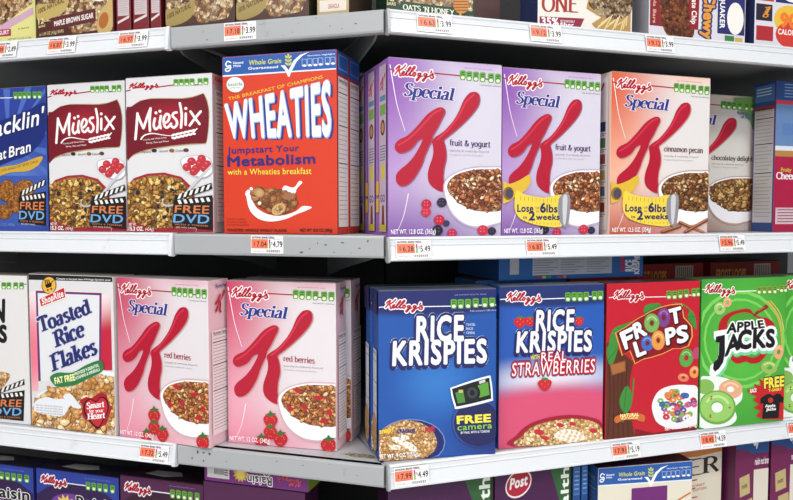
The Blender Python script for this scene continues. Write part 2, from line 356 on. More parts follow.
def mesh_obj(name, verts, faces, mats, idx=None, parent=None, smooth=False):
    me = bpy.data.meshes.new(name); me.from_pydata([tuple(v) for v in verts], [], faces)
    for m in mats: me.materials.append(m)
    if idx: me.polygons.foreach_set('material_index', idx)
    if smooth: me.polygons.foreach_set('use_smooth', [True] * len(me.polygons))
    me.update(); o = bpy.data.objects.new(name, me); COL.objects.link(o)
    if parent: o.parent = parent
    return o
def tag(o, label, cat, group=None):
    o['label'] = label; o['category'] = cat
    if group: o['group'] = group
    return o
def empty(name, loc, rz=0):
    o = bpy.data.objects.new(name, None); o.empty_display_size = .02; COL.objects.link(o); o.location = loc; o.rotation_euler = (0, 0, rz); return o
def copy_tree(o, loc, rz, label, group=None):
    r = o.copy(); COL.objects.link(r); r.location = loc; r.rotation_euler = (0, 0, rz); r['label'] = label
    if group: r['group'] = group
    for ch in list(o.children):
        c = ch.copy(); c.data = ch.data.copy(); COL.objects.link(c); c.parent = r
        for g in ch.children: e = g.copy(); e.data = g.data.copy(); COL.objects.link(e); e.parent = c
    return r

CARD = '#8d8478'
def carton(W, H, D, mats, parent, flap=True, flapcol='#cfc8bd'):
    """folded board carton: shaped body plus overlapping tucked top flap. mats = front, right, left, top"""
    bm = bmesh.new(); bmesh.ops.create_cube(bm, size=1)
    for v in bm.verts: v.co = Vector((v.co.x * W, (v.co.y + .5) * D, (v.co.z + .5) * H))
    bmesh.ops.bevel(bm, geom=[e for e in bm.edges], offset=.0011, segments=2, affect='EDGES', profile=.6)
    for f in bm.faces:
        n = f.normal
        f.material_index = 0 if n.y < -.7 else 1 if n.x > .7 else 2 if n.x < -.7 else 3 if n.z > .7 else 0
        f.smooth = False
    me = bpy.data.meshes.new('carton'); bm.to_mesh(me); bm.free()
    for m in mats: me.materials.append(m)
    o = bpy.data.objects.new('carton', me); COL.objects.link(o); o.parent = parent
    if flap:
        z0, z1 = H + .0001, H + .0009
        out = [(-W / 2 + .0015, .001), (W / 2 - .0015, .001), (W / 2 - .0015, D * .55), (W * .13, D * .55), (W * .09, D * .8), (-W * .09, D * .8), (-W * .13, D * .55), (-W / 2 + .0015, D * .55)]
        n = len(out); V = [(x, y, z0) for x, y in out] + [(x, y, z1) for x, y in out]
        mesh_obj('top_flap', V, [list(range(n, 2 * n)), list(range(n - 1, -1, -1))] + [[i, (i + 1) % n, n + (i + 1) % n, n + i] for i in range(n)], [mats[3]], parent=o)
    return o
def finish(art, root):
    for part, (V, Fc, I, M) in art.bins.items():
        mesh_obj(part, V, Fc, M, I, parent=root)

def facts(a, face, tone='#e9e6e2', ink='#4a4648', x0=.1, x1=.9, y0=.2, y1=.93, head=None):
    """nutrition facts table on a side panel"""
    a.unit(face); a.part = 'facts_panel'
    a.rect(x0, y0, x1, y1, tone)
    if head: a.rect(x0, y0, x1, y0 + .025, head)
    n = 30
    for i in range(n):
        y = y0 + .03 + (y1 - y0 - .05) * i / n
        if i in (2, 9, 17): a.rect(x0 + .04, y, x1 - .04, y + .006, ink)
        else:
            e = x1 - .05 - .25 * ((i * 37) % 7) / 7 * (1 if i % 3 else .2)
            a.rect(x0 + .06, y, e, y + .0035, '#8f8a8c')
    a.text('Nutrition Facts', (x0 + .06, y0 + .026), (x1 - .1, y0 + .026), (x0 + .06, y0 + .008), col=ink, bold=.02)

def make_box(label, PL, PR, z, H, D, mats, arts=None, cat='cereal box', group=None, name='cereal_box', flap=True, rz=None):
    """PL, PR: left and right foot of the front face"""
    PL, PR = np.array(PL, float), np.array(PR, float); W = float(np.hypot(*(PR - PL)[:2])); c = (PL + PR) / 2
    ang = math.atan2(PR[1] - PL[1], PR[0] - PL[0])
    r = empty(name, (c[0], c[1], CZ + z + .0006), ang); tag(r, label, cat, group)
    a = Art(W, H, D)
    if callable(mats): mats = mats(W, H)
    carton(W, H, D, mats, r, flap)
    if arts: arts(a)
    finish(a, r); r['w'] = W
    del r['w']
    return r, W
def feet(run, xl, xr, d, yl=160, yr=160):
    return on_plane(run, xl, yl, d)[:2], on_plane(run, xr, yr, d)[:2]
def behind(root, k, lab, group=None, D=.06, side=0):
    rz = root.rotation_euler.z; n = Vector((-math.sin(rz), math.cos(rz), 0)); w = Vector((math.cos(rz), math.sin(rz), 0))
    return copy_tree(root, root.location + n * (D + .0042) * k + w * side, rz, lab, group)

# ------------------------------------------------------------------ artwork of the cartons
FYC = dict(TL=(387, 58), TR=(501.4, 66), BR=(501.4, 236.4), BL=(387, 238.5))
CPC = dict(TL=(609.4, 72.4), TR=(708.5, 76.4), BR=(709, 234), BL=(612, 235))
RBC = dict(TL=(229, 280.8), TR=(338.2, 285.8), BR=(336.2, 450.9), BL=(227.7, 441.6))
SK = {'fy': dict(base='#d0cbdc', c1='#8446a8', c2='#74449a', c3='#b896cc', side='#9c6cb8', ink='#3c1d60', name='fruit & yogurt', wt='NET WT. 12.8 OZ. (363g)', food=FL_BROWN),
      'rb': dict(base='#dcd6dc', c1='#c03c60', c2='#e0849c', c3='#dc98ac', side='#e8c3cc', ink='#a02438', name='red berries', wt='NET WT. 12 OZ. (340g)', food=FL_RED),
      'cp': dict(base='#dcd7d8', c1='#d2552e', c2='#b5472c', c3='#efb59c', side='#f0d8ca', ink='#5a2a1c', name='cinnamon pecan', wt='NET WT. 12.5 OZ. (354g)', food=FL_DARK),
      'cd': dict(base='#d4d0cc', c1='#b8846a', c2='#8a5a48', c3='#dcc8bc', side='#8a4a5a', ink='#3a2018', name='chocolatey delight', wt='NET WT. 13.1 OZ. (371g)', food=FL_DARK)}
def sk_mats(v):
    k = SK[v]
    def f(W, H):
        fr = printed('print_special_' + v, k['base'], [(-.05, .45, .72, 1.0, k['c3'], 0), (-.06, .95, .85, .75, k['c1'], .0), (.1, -.08, 1.5, .5, k['c2'], .0), (.8, 1.04, .5, .14, k['c3'], 0)], W, H)
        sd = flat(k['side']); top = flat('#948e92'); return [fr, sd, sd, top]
    return f
def sk_art(v, tape=False):
    k = SK[v]
    def f(a):
        a.frame(**FYC).crop(390, 60, 3.571); a.face = 'front'
        a.part = 'print'
        a.stroke([(-4, 20), (6, 80), (22, 165), (50, 255)], 3, '#f2eef4', taper=(1.2, .6))
        a.stroke([(20, 620), (45, 560), (62, 480)], 3, '#eee6f0', taper=(.4, 1.2))
        a.stroke([(-12, 33), (14, 40)], 4.5, '#a3122c'); a.stroke([(150, 49), (250, 58)], 4.5, '#a3122c'); a.stroke([(338, 69), (348, 70)], 4, '#7a1a3c'); 
        a.text('see nutrition facts for more', (262, 31), (362, 39), (262, 27), col='#7d6f8c')
        a.text('% daily value based on 2,000 calories', (318, 92), (393, 98), (318, 88), col='#4a3c60', bold=.01)
        a.script(12, 19, 155, 72, 8)
        a.icons([(257, 56), (280, 59), (304, 61), (328, 63), (358, 66), (383, 68)], 10.5, 17)
        a.part = 'title_lettering'
        a.stext('Special', (42, 128), (222, 147), (50, 84), (230, 103), col='#22307f', thick=1.6, thin=.5, outline='#e9def0', grow=.8, slant=.03)
        a.kshape(lambda p: (p[0] + 4, p[1] + 3), '#8d5a74' if v == 'fy' else '#b88a88', '#8d5a74' if v == 'fy' else '#b88a88')
        a.kshape()
        a.part = 'variety_lettering'
        x1 = {'fy': 357, 'rb': 325, 'cp': 372, 'cd': 392}[v]
        a.stext(k['name'], (210, 305), (x1, 312), (210, 284), (x1, 290), col=k['ink'], thick=1.1, thin=.55)
        a.text('naturally & artificially flavored', (211, 326), (352, 331), (211, 320), col='#8c8090')
        a.text('12 essential vitamins & minerals', (211, 340), (330, 344), (211, 335), col='#a59aa8')
        a.part = 'cereal_picture'
        a.crop(380, 50, 2.381)
        a.poly([(149, 322), (154, 360), (171, 395), (200, 418), (235, 427), (265, 421), (315, 395), (315, 290), (250, 277), (200, 283), (165, 299)], '#b8a8c4' if v == 'fy' else '#cfaab0' if v == 'rb' else '#b89a8c', True)
        a.poly([(152, 322), (157, 358), (173, 391), (202, 414), (235, 421), (265, 416), (315, 392), (315, 292), (250, 280), (200, 286), (167, 301)], '#f0eef4', True)
        a.poly([(158, 326), (170, 350), (200, 373), (240, 385), (310, 374), (310, 294), (250, 284), (205, 289), (172, 303)], k['food'](), True)
        a.flakes([(160, 326), (172, 348), (200, 370), (240, 381), (286, 374), (288, 296), (250, 288), (205, 293), (174, 306)], 210, 6.8 if v != 'cd' else 9,
                 {'fy': ['#8e4c2c', '#a8623c', '#b87448', '#7c3c24', '#c88c5c', '#e0c8a4', '#6c3420'], 'rb': ['#b46c38', '#c88850', '#a45c30', '#d8a468', '#bc7840', '#e0bc88', '#8c4c28'],
                  'cp': ['#6c4024', '#885830', '#9c6c40', '#503018', '#b08858', '#cca878', '#744828'], 'cd': ['#885c30', '#a07440', '#b48c54', '#6c4424', '#c8a468']}[v], '#3c2014', 7)
        if v == 'rb':
            for x, y, r in ((200, 300, .3), (215, 340, 1), (250, 315, 0), (275, 350, 1.4), (180, 345, .6), (262, 372, .2)): a.ell(x, y, 9, 5.5, '#b81e34', r)
        if v in ('fy', 'cp'):
            import random; rr = random.Random(5)
            for i in range(20):
                x = rr.uniform(168, 285); y = rr.uniform(296, 372); a.ell(x, y, rr.uniform(2, 5), rr.uniform(1.5, 3), rr.choice(['#ecdcc0', '#d8b890', '#5a3020', '#9a5a3a']), rr.uniform(0, 3), 8)
        a.part = 'fruit_picture'
        if v == 'fy':
            for x, y, r, c in ((108, 368, 12, '#b81c38'), (107, 387, 12, '#c22840'), (145, 364, 12, '#28203a'), (139, 406, 13, '#b81c38'), (135, 431, 13, '#221c30'), (156, 414, 8, '#2c2c4c'), (170, 438, 12, '#b0284c'), (244, 430, 13, '#c02c44'), (266, 432, 10, '#28203a')):
                a.ell(x, y, r, r * .95, c)
                for q in range(4): a.ell(x - r * .4 + (q % 2) * r * .6, y - r * .4 + (q // 2) * r * .6, r * .16, r * .14, '#e06878' if c[1] in 'bc' else '#5a5070', 0, 8)
        if v == 'rb':
            a.frame(**RBC).crop(220, 270, 2.5)
            for x, y, r, t in ((128, 374, 19, .2), (127, 404, 18, 0), (152, 421, 19, -.3), (104, 428, 18, .5), (272, 437, 21, 0)):
                a.poly([(x - r * .9, y - r * .3), (x - r * .3, y - r * .85), (x + r * .6, y - r * .7), (x + r * .95, y), (x + r * .5, y + r * .75), (x - r * .1, y + r), (x - r * .7, y + r * .5)], '#bd1f2c', True)
                for q in range(7): a.ell(x + r * .55 * math.cos(q * 1.9), y + r * .5 * math.sin(q * 1.9) + 1, 1.1, 1.1, '#ecb060', 0, 6)
                a.poly([(x - r * .7, y - r * .75), (x - r * .2, y - r * .95), (x, y - r * 1.3), (x + r * .25, y - r * .95), (x + r * .8, y - r * .9), (x + r * .3, y - r * .6), (x - r * .1, y - r * .45), (x - r * .3, y - r * .65)], '#3f6b30')
            a.frame(**FYC)
        if v == 'cp':
            a.frame(**CPC).crop(595, 65, 2.631)
            for x0, y0, x1_, y1_ in ((225, 415, 292, 445), (240, 440, 296, 408), (180, 440, 225, 425)): a.stroke([(x0, y0), (x1_, y1_)], 9, '#7a3a20'); a.stroke([(x0, y0 - 2), (x1_, y1_ - 2)], 2.5, '#c08458')
        if v == 'cd':
            a.frame(**FYC).crop(390, 60, 3.571)
            a.poly([(300, 24), (400, 22), (400, 190), (375, 130), (345, 95), (310, 70)], '#6f9c54')
            a.text('Good Source', (318, 98), (388, 108), (318, 84), col='#2f4aa0', bold=.02); a.text('of Fiber', (335, 116), (388, 124), (335, 103), col='#2f4aa0', bold=.02)
            a.icons([(257, 56), (280, 59), (304, 61), (328, 63), (358, 66), (383, 68)], 10.5, 17)
        if tape:
            a.part = 'offer_badge'; a.frame(**CPC).crop(595, 65, 2.631)
            a.poly([(42, 312), (60, 316), (88, 305), (112, 292), (112, 318), (92, 340), (78, 345), (60, 360), (42, 362)], '#d8b238', True)
            a.ell(58, 340, 14, 17, '#8a6a28'); a.ell(60, 340, 10, 13, '#4a4458')
            a.poly([(80, 332), (100, 342), (150, 350), (205, 346), (205, 418), (150, 422), (98, 408), (78, 388), (74, 360)], '#e9cd4a', True)
            a.poly([(193, 347), (219, 345), (215, 421), (197, 417), (188, 385)], '#8b8a92', True)
            a.poly([(200, 349), (212, 348), (209, 412), (202, 412)], '#c8c8cc', True)
            for i in range(11): a.stroke([(90 + i * 10, 347 + min(i, 5)), (90 + i * 10, 357 + min(i, 5))], 1, '#8a6c20'); a.stroke([(92 + i * 10, 405 + min(i, 6) * 1.5), (92 + i * 10, 412 + min(i, 6))], 1, '#8a6c20')
            n = '#20285c'
            a.text('Lose', (82, 386), (123, 386), (82, 368), col=n, bold=.03); a.text('up', (129, 378), (139, 378), (129, 371), col=n); a.text('to', (130, 387), (138, 387), (130, 381), col=n)
            a.text('6', (142, 387), (155, 387), (142, 364), col=n, bold=.04); a.text('lbs', (158, 387), (186, 387), (158, 368), col=n, bold=.03)
            a.text('in', (98, 404), (107, 404), (98, 396), col=n, bold=.02); a.text('2', (113, 407), (127, 407), (113, 386), col=n, bold=.04); a.text('weeks', (131, 406), (192, 406), (131, 392), col=n, bold=.03)
        a.part = 'weight_lettering'; a.frame(**FYC).crop(380, 50, 2.381)
        a.text(k['wt'], (22, 441), (130, 439), (22, 430), col='#f4f0f6', bold=.02)
        for fc in ('left', 'right'):
            if v == 'fy':
                a.unit(fc); a.part = 'side_print'
                a.rect(.35, .03, .95, .97, '#c9b4c8')
                a.kshape(lambda p: (.40 + p[0] / 650, .05 + p[1] / 3800)); a.part = 'side_print'
                a.rect(.4, .2, .9, .23, '#5a8ab0'); a.rect(.42, .25, .9, .31, '#78a850')
                a.ell(.65, .38, .2, .045, '#3a2420'); a.ell(.65, .38, .13, .03, '#c08a60')
                for i in range(6): a.rect(.42, .48 + i * .016, .9 - .05 * (i % 2), .486 + i * .016, '#5a7890')
                a.poly([(.5, .6), (.8, .58), (.85, .66), (.55, .68)], '#d8c840'); a.text('GO', (.45, .8), (.85, .8), (.45, .76), col='#604080', bold=.03)
                a.poly([(.6, .82), (.75, .82), (.8, .93), (.55, .93)], '#7a2a20'); a.rect(.04, .68, .3, .76, '#e0b030'); a.rect(.04, .78, .3, .86, '#e0b030'); a.rect(.36, .93, .95, .965, '#c8b838')
            elif v == 'rb':
                facts(a, fc, '#ecdfe2', '#4a3a44', y0=.3)
                a.kshape(lambda p: (.25 + p[0] / 620, .02 + p[1] / 2600)); a.part = 'side_print'
                a.text('Special', (.3, .045), (.85, .045), (.3, .025), col='#22307f', bold=.02)
            elif v == 'cp':
                a.unit(fc); a.part = 'side_print'
                a.rect(.05, .03, .92, .97, '#efe6e0'); a.kshape(lambda p: (.2 + p[0] / 620, .02 + p[1] / 3000)); a.part = 'side_print'
                for i, c in enumerate(('#3a3a6a', '#5a8a50', '#a05040', '#c0a060', '#506a90', '#8a3a3a')): a.rect(.35, .3 + i * .1, .8, .36 + i * .1, c); a.rect(.1, .37 + i * .1, .85, .375 + i * .1, '#8a8088'); a.rect(.1, .382 + i * .1, .75, .387 + i * .1, '#8a8088')
            else: facts(a, fc)
    return f

def free_dvd(a, x0, y0, w, h):
    a.part = 'offer_badge'
    X = lambda x, y: (x0 + x * w / 100, y0 + y * h / 100)
    a.poly([X(4, 34), X(100, 22), X(98, 100), X(0, 92)], '#17181c')
    a.poly([X(8, 24), X(98, -6), X(100, 8), X(8, 36)], '#17181c')
    for i in range(6):
        b = 14 + i * 14; a.poly([X(b, 32 - i * 4.2), X(b + 7, 30 - i * 4.2), X(b + 12, 18 - i * 4.2), X(b + 5, 20 - i * 4.2)], '#e8e6e4'); a.poly([X(b, 34 - i * 1.2), X(b + 7, 33 - i * 1.2), X(b + 11, 42 - i * 1.2), X(b + 4, 43 - i * 1.2)], '#e8e6e4')
    a.text('FREE', X(7, 62), X(90, 64), X(9, 46), X(92, 46), col='#d47a4a', bold=.02)
    a.text('DVD', X(3, 84), X(90, 86), X(5, 66), X(92, 67), col='#6fa6d8', bold=.02)
    a.text('WITH 4 TOKENS', X(6, 90), X(88, 93), X(6, 86.5), col='#c8743a', bold=.02)
    a.text('SEE SIDE PANEL', X(10, 96), X(60, 98), X(10, 93), col='#d8d8d8')

MUC = dict(TL=(126, 79.5), TR=(213.4, 72), BR=(212.6, 233), BL=(127.4, 233))
def mueslix(a):
    a.frame(**MUC).crop(45, 70, 2.94)
    a.part = 'print'
    a.stroke([(236, 66), (252, 62)], 3.5, '#9c1c34'); a.stroke([(330, 52), (382, 44)], 3.5, '#9c1c34'); a.stroke([(444, 43), (452, 42)], 3, '#333333')
    a.poly([(465, 400), (495, 375), (495, 480), (440, 480)], '#a02432')
    a.script(249, 42, 336, 64, -7, w=20, out=None)
    a.script(249, 42, 336, 64, -7, w=22, out=None)
    a.icons([(388, 37), (404, 36), (420, 35), (436, 34), (460, 33), (477, 31)], 7.5, 10.5)
    a.part = 'logo_panel'; a.crop(125, 90, 8.33)
    sw = [(8, 190), (60, 148), (130, 102), (220, 80), (350, 76), (480, 74), (570, 60), (640, 35), (662, 28), (690, 90), (705, 180), (700, 300), (688, 390), (672, 442), (560, 450), (382, 470), (183, 505), (70, 548), (8, 580)]
    a.poly([(x * 1.0 + (6 if x > 600 else 0), y + (8 if y > 430 else -6)) for x, y in sw], '#b09a6a')
    a.poly(catmull(sw, True, 3), printed('print_maroon', '#6e1222', [(.5, .72, .5, .16, '#a01c30', 0)], .18, .29))
    a.part = 'title_lettering'; w = '#f4f0f0'
    for st in ([(88, 420), (98, 320), (108, 205)], [(106, 205), (130, 270), (156, 328)], [(156, 328), (190, 230), (217, 160)], [(217, 160), (208, 260), (210, 348)],
               [(252, 245), (242, 300), (258, 334), (292, 305)], [(303, 222), (293, 280), (300, 325)],
               [(326, 288), (362, 262), (374, 222), (350, 205), (326, 250), (332, 304), (356, 318), (388, 285)],
               [(436, 190), (412, 196), (402, 222), (430, 252), (437, 288), (412, 318), (388, 304)],
               [(463, 112), (478, 210), (470, 318)], [(512, 198), (509, 292)], [(552, 180), (590, 235), (626, 284)], [(638, 178), (590, 235), (543, 298)]):
        a.stroke(st, 21, w)
    for x, y in ((262, 197), (296, 182), (513, 155)): a.ell(x, y, 13, 13, w)
    a.stroke([(135, 420), (165, 387), (230, 370), (320, 382), (400, 388)], 10, w, taper=(1.3, .5))
    for i in range(6):
        x = 405 + i * 33; y = 392 - i * 8
        a.ell(x, y - 12, 22, 10, w, -.45, 10); a.ell(x + 4, y + 14, 22, 10, w, .1, 10)
    a.stroke([(575, 355), (605, 322)], 10, w)
    a.text('Crunchy with Whole Grains', (155, 432), (348, 408), (153, 418), col='#ecdcdc', bold=.01); a.text('Barley, Oats and Wheat', (180, 458), (368, 438), (178, 444), col='#ecdcdc', bold=.01)
    a.part = 'print'; a.crop(45, 70, 2.94)
    for x, y, c in ((321, 240, '#2a2430'), (373, 239, '#8a5a34'), (415, 237, '#5a3424')): a.ell(x, y, 8, 5.5, c)
    for x, y, t in ((285, 248, 'Raisins'), (336, 245, 'Almonds'), (385, 243, 'Dates')): a.text(t, (x, y), (x + 26, y - 2), (x, y - 7), col='#5a4a50')
    a.part = 'cereal_picture'
    a.poly([(239, 345), (260, 322), (300, 308), (350, 304), (400, 316), (430, 345), (445, 400), (440, 478), (239, 478)], '#9c2432')
    a.poly([(239, 350), (265, 328), (300, 315), (350, 311), (395, 322), (422, 350), (436, 395), (420, 440), (385, 462), (320, 468), (239, 440)], FL_MUES())
    import random; r = random.Random(3)
    a.flakes([(241, 352), (266, 332), (300, 320), (350, 316), (392, 326), (418, 354), (430, 395), (415, 436), (383, 456), (320, 462), (241, 436)], 190, 9, ['#b8843c', '#c89c50', '#8c6030', '#d8b468', '#a87438', '#6c4424', '#dcc080'], '#4c3018', 4)
    for i in range(20):
        x = r.uniform(245, 425); y = r.uniform(330, 445)
        a.ell(x, y, r.uniform(3, 9), r.uniform(3, 6), r.choice(['#2c2230', '#382838', '#2c2230', '#8c5c30', '#e8d49c']), r.uniform(0, 3), 9)
    a.poly([(400, 265), (420, 255), (470, 252), (493, 275), (493, 300), (470, 318), (435, 312), (405, 290)], '#b9b6c2', True); a.poly([(403, 266), (422, 257), (470, 254), (493, 276), (493, 298), (470, 315), (437, 309), (408, 289)], '#eceaf0', True)
    a.part = 'fruit_picture'
    for x, y in ((418, 287), (432, 270), (445, 292), (456, 276), (470, 290), (462, 262), (438, 300), (478, 278)): a.ell(x, y, 13, 12, '#b8323c'); a.ell(x - 3, y - 3, 4, 3, '#d86068', 0, 8)
    a.stroke([(492, 282), (440, 335), (392, 392)], 8, '#c4c4cc'); a.ell(368, 388, 26, 15, '#b8b4b8', -.3); a.ell(368, 385, 22, 12, FL_MUES(), -.3)
    free_dvd(a, 372, 340, 120, 130)
    a.part = 'weight_lettering'; a.text('NET WT.', (246, 460), (268, 460), (246, 452), col='#f4f0f0', bold=.02); a.text('15.3 OZ.', (246, 474), (288, 474), (246, 463), col='#f4f0f0', bold=.04); a.text('(434g)', (294, 474), (318, 474), (294, 465), col='#f4f0f0')
    facts(a, 'right', '#f0eeee', '#2c2c30', y0=.1); a.unit('right').part = 'side_print'; a.rect(0, .0, 1, .06, '#dc9aa8'); a.text("Kellogg's", (.1, .045), (.85, .045), (.1, .02), col='#b5122f', bold=.03)

WHC = dict(TL=(224.5, 56), TR=(338, 47), BR=(336, 234.5), BL=(222, 232))
def gm_band(a, white_line=True):
    """blue whole-grain band in the crop frame of the orange carton's top"""
    a.part = 'brand_band'
    a.poly([(-5, 40), (640, -20), (640, 112), (-5, 160)], '#2456a4')
    a.poly([(-5, 152), (640, 106), (640, 113), (-5, 160)], '#dfe6f2')
    a.stroke([(58, 84), (42, 78), (32, 92), (38, 104), (55, 100), (52, 122), (36, 130), (30, 118), (58, 108)], 6.5, '#f2f4fa')
    a.text('General', (70, 92), (122, 88), (70, 80), col='#f2f4fa', bold=.02); a.text('Mills', (72, 108), (108, 105), (72, 97), col='#f2f4fa', bold=.02)
    a.text('Whole Grain', (150, 96), (318, 84), (153, 72), (321, 60), col='#c9cc4a', bold=.028); a.text('Guaranteed', (147, 120), (301, 110), (148, 107), (302, 97), col='#f2f4fa', bold=.022)
    for i in range(3):
        for sg in (-1, 1): a.ell(357 + sg * 10, 88 - i * 18, 10, 5, '#c9cc4a', -sg * .8, 10)
    a.ell(357, 44, 5, 9, '#c9cc4a', 0, 10); a.stroke([(357, 98), (357, 55)], 2.5, '#c9cc4a')
    a.poly([(316, 97), (338, 96), (357, 122), (385, 70), (420, 40), (468, 24), (430, 46), (400, 76), (372, 128), (360, 158), (352, 152), (340, 122)], '#f2f4fa')
    a.text('Nutrition Highlights', (458, 49), (602, 37), (458, 42), col='#dfe6f2', bold=.02)
    for x, y in ((440, 82), (469, 80), (498, 78), (526, 75), (562, 72), (591, 70)):
        a.rect(x - 13, y - 20, x + 13, y + 18, '#a9bee0'); a.rect(x - 10.5, y - 17.5, x + 10.5, y + 15.5, '#2a5aa6'); a.ell(x, y + 15, 10, 6, '#f2f4fa', 0, 10)
def wheaties(a):
    a.frame(**WHC).crop(222, 45, 5.26); gm_band(a)
    a.part = 'seal'; a.ell(78, 199, 47, 42, '#2a5a50'); a.ell(78, 199, 45, 40, '#e8ece6'); a.text('bestlife', (42, 208), (115, 203), (42, 190), col='#3c6a5c', bold=.01); a.text('APPROVED', (52, 220), (104, 217), (52, 213), col='#3c6a5c')
    a.part = 'slogan_lettering'; a.text('THE BREAKFAST OF CHAMPIONS', (42, 281), (536, 163), (40, 265), (534, 146), col='#e8b840', bold=.02)
    a.part = 'title_lettering'
    q = dict(bl=(38, 474), br=(574, 458), tl=(24, 308), tr=(574, 184))
    a.text('WHEATIES', col='#1f2f7c', bold=.035, shift=(13, 9), sp=1.1, **q); a.text('WHEATIES', col='#27388c', bold=.035, shift=(6, 4), sp=1.1, **q)
    a.text('WHEATIES', col='#8fa6d8', bold=.05, shift=(1, 1), sp=1.1, **q); a.text('WHEATIES', col='#e4e7f0', bold=.034, shift=(-2, -1), sp=1.1, **q)
    a.crop(215, 45, 2.381); a.part = 'claim_lettering'; n = '#2a2672'
    a.text('Jumpstart Your', (30, 254), (199, 247), (30, 238), (199, 233), col=n, bold=.022, sp=1.08)
    a.text('Metabolism', (30, 284), (237, 277), (30, 261), (237, 254), col=n, bold=.032, sp=1.08); a.text('with a Wheaties breakfast', (29, 304), (228, 303), (29, 291), (228, 288), col='#e8d04c', bold=.018)
    a.part = 'cereal_picture'; m = '#eef0f4'
    a.poly([(72, 345), (80, 341), (84, 360), (95, 383), (115, 397), (140, 404), (165, 402), (190, 393), (206, 381), (228, 384), (212, 393), (190, 401), (165, 412), (130, 418), (100, 411), (80, 391), (73, 365)], m, True)
    a.poly([(160, 352), (158, 338), (165, 331), (178, 335), (188, 334), (199, 320), (204, 326), (193, 338), (188, 350), (175, 358)], m, True)
    for x, y, r in ((76, 348, 6), (72, 352, 3), (84, 338, 4), (202, 324, 4)): a.ell(x, y, r, r, m)
    a.poly([(85, 352), (92, 336), (106, 333), (120, 340), (140, 336), (158, 342), (182, 350), (193, 366), (190, 386), (172, 396), (150, 403), (130, 396), (108, 386), (92, 370)], food('print_wheat_flakes', ['#6e4026', '#8f5c38', '#a87448', '#7c4a2e'], 70, .9), True)
    a.flakes([(90, 352), (95, 340), (108, 337), (122, 344), (142, 340), (160, 346), (180, 354), (188, 368), (186, 384), (168, 392), (150, 398), (130, 392), (110, 382), (96, 368)], 34, 11, ['#845030', '#9c683c', '#744428', '#a87448', '#8c5834'], '#5c3420', 5, .75)
    a.ell(103, 348, 12, 11, '#b08a5c', .4); a.ell(103, 348, 7, 7, '#c4a070', .4); a.ell(148, 388, 18, 13, '#c9a468', -.6); a.ell(172, 356, 12, 10, '#9a6a44'); a.ell(148, 388, 12, 9, FL_TAN(), -.6); a.ell(103, 373, 4, 4, m)
    a.part = 'weight_lettering'; d = '#5a1a14'
    a.text('TOASTED WHOLE WHEAT FLAKES', (24, 440), (166, 443), (24, 434), col=d, bold=.03); a.text('NET WT 10.9 OZ (309g)', (199, 443), (276, 444), (199, 436), col='#3a1410', bold=.03)
    for i in range(3): a.text('may contain soy ingredients', (24, 412 + i * 7), (68 + i * 4, 413 + i * 7), (24, 408 + i * 7), col='#7a2418')
    facts(a, 'right', '#dcd6d4', '#3a2c30', x0=.08, x1=.95, y0=.14, y1=.96)
    a.unit('right').part = 'side_band'; a.rect(0, 0, 1, .125, '#24549e'); a.rect(.1, .02, .9, .1, '#7f9ccc'); a.rect(.14, .025, .86, .095, '#2a5aa6')
OBC = dict(TL=(-32, 91), TR=(47.2, 86.5), BR=(47.9, 230.7), BL=(-32, 230))
def oat_bran(a):
    a.frame(**OBC).crop(0, 85, 3.333); a.part = 'print'
    for i in range(9):
        t = -1.9 + i * .28; a.poly([(30, 190), (30 + 260 * math.cos(t), 190 + 260 * math.sin(t)), (30 + 260 * math.cos(t + .09), 190 + 260 * math.sin(t + .09))], '#4a6ab8')
    a.stroke([(-100, 46), (47, 43)], 2.5, '#f0f0f4'); a.script(-95, 26, 2, 56, -3, out='#f0f0f4')
    a.icons([(58, 36), (73, 36), (88, 35), (103, 35), (122, 35), (138, 35)], 7, 12)
    a.part = 'logo_panel'; a.poly([(-106, 150), (0, 120), (90, 88), (158, 60), (158, 150), (110, 220), (40, 250), (-106, 290)], '#1b2a72', True)
    a.part = 'title_lettering'
    for c, b in (('#14205c', .07), ('#f2f2f4', .02)): a.text("Cracklin'", (-84, 191), (146, 128), (-80, 136), (152, 74), col=c, bold=b); a.text('Oat', (-30, 255), (22, 241), (-28, 221), (24, 207), col=c, bold=b); a.text('Bran', (32, 239), (104, 219), (34, 205), (106, 184), col=c, bold=b)
    a.part = 'ribbon'; a.poly([(-106, 310), (0, 272), (60, 262), (140, 235), (132, 262), (95, 284), (40, 288), (0, 300), (-106, 335)], '#c8a23c', True); a.text('CRUNCHY OVEN BAKED OAT BRAN CEREAL', (-40, 300), (130, 255), (-40, 291), col='#4a3410')
    a.part = 'cereal_picture'; a.poly([(-106, 330), (-20, 300), (60, 300), (158, 300), (158, 470), (-106, 470)], '#3c56a6')
    for x, y, rx, ry, t in ((-60, 390, 40, 45, .2), (22, 350, 30, 38, .2), (80, 345, 38, 32, -.4), (55, 395, 36, 30, .5), (10, 420, 30, 26, 0), (110, 390, 25, 30, 0)): a.ell(x, y, rx, ry, '#5a3018', t); a.ell(x, y - 1, rx * .93, ry * .92, food('print_oat_clusters', ['#7a4420', '#a8682e', '#c4843c', '#8c5428'], 160, .8), t)
    free_dvd(a, 58, 318, 96, 150)
    a.part = 'weight_lettering'; a.text('NET WT. 17 OZ. (1 LB. 1 OZ.) (482g)', (-90, 466), (45, 466), (-90, 458), col='#6a8ad0', bold=.02)
    facts(a, 'right', '#e6e4ea')
CFC = dict(TL=(-58, 267), TR=(24.7, 269), BR=(30.8, 425.7), BL=(-52, 418))
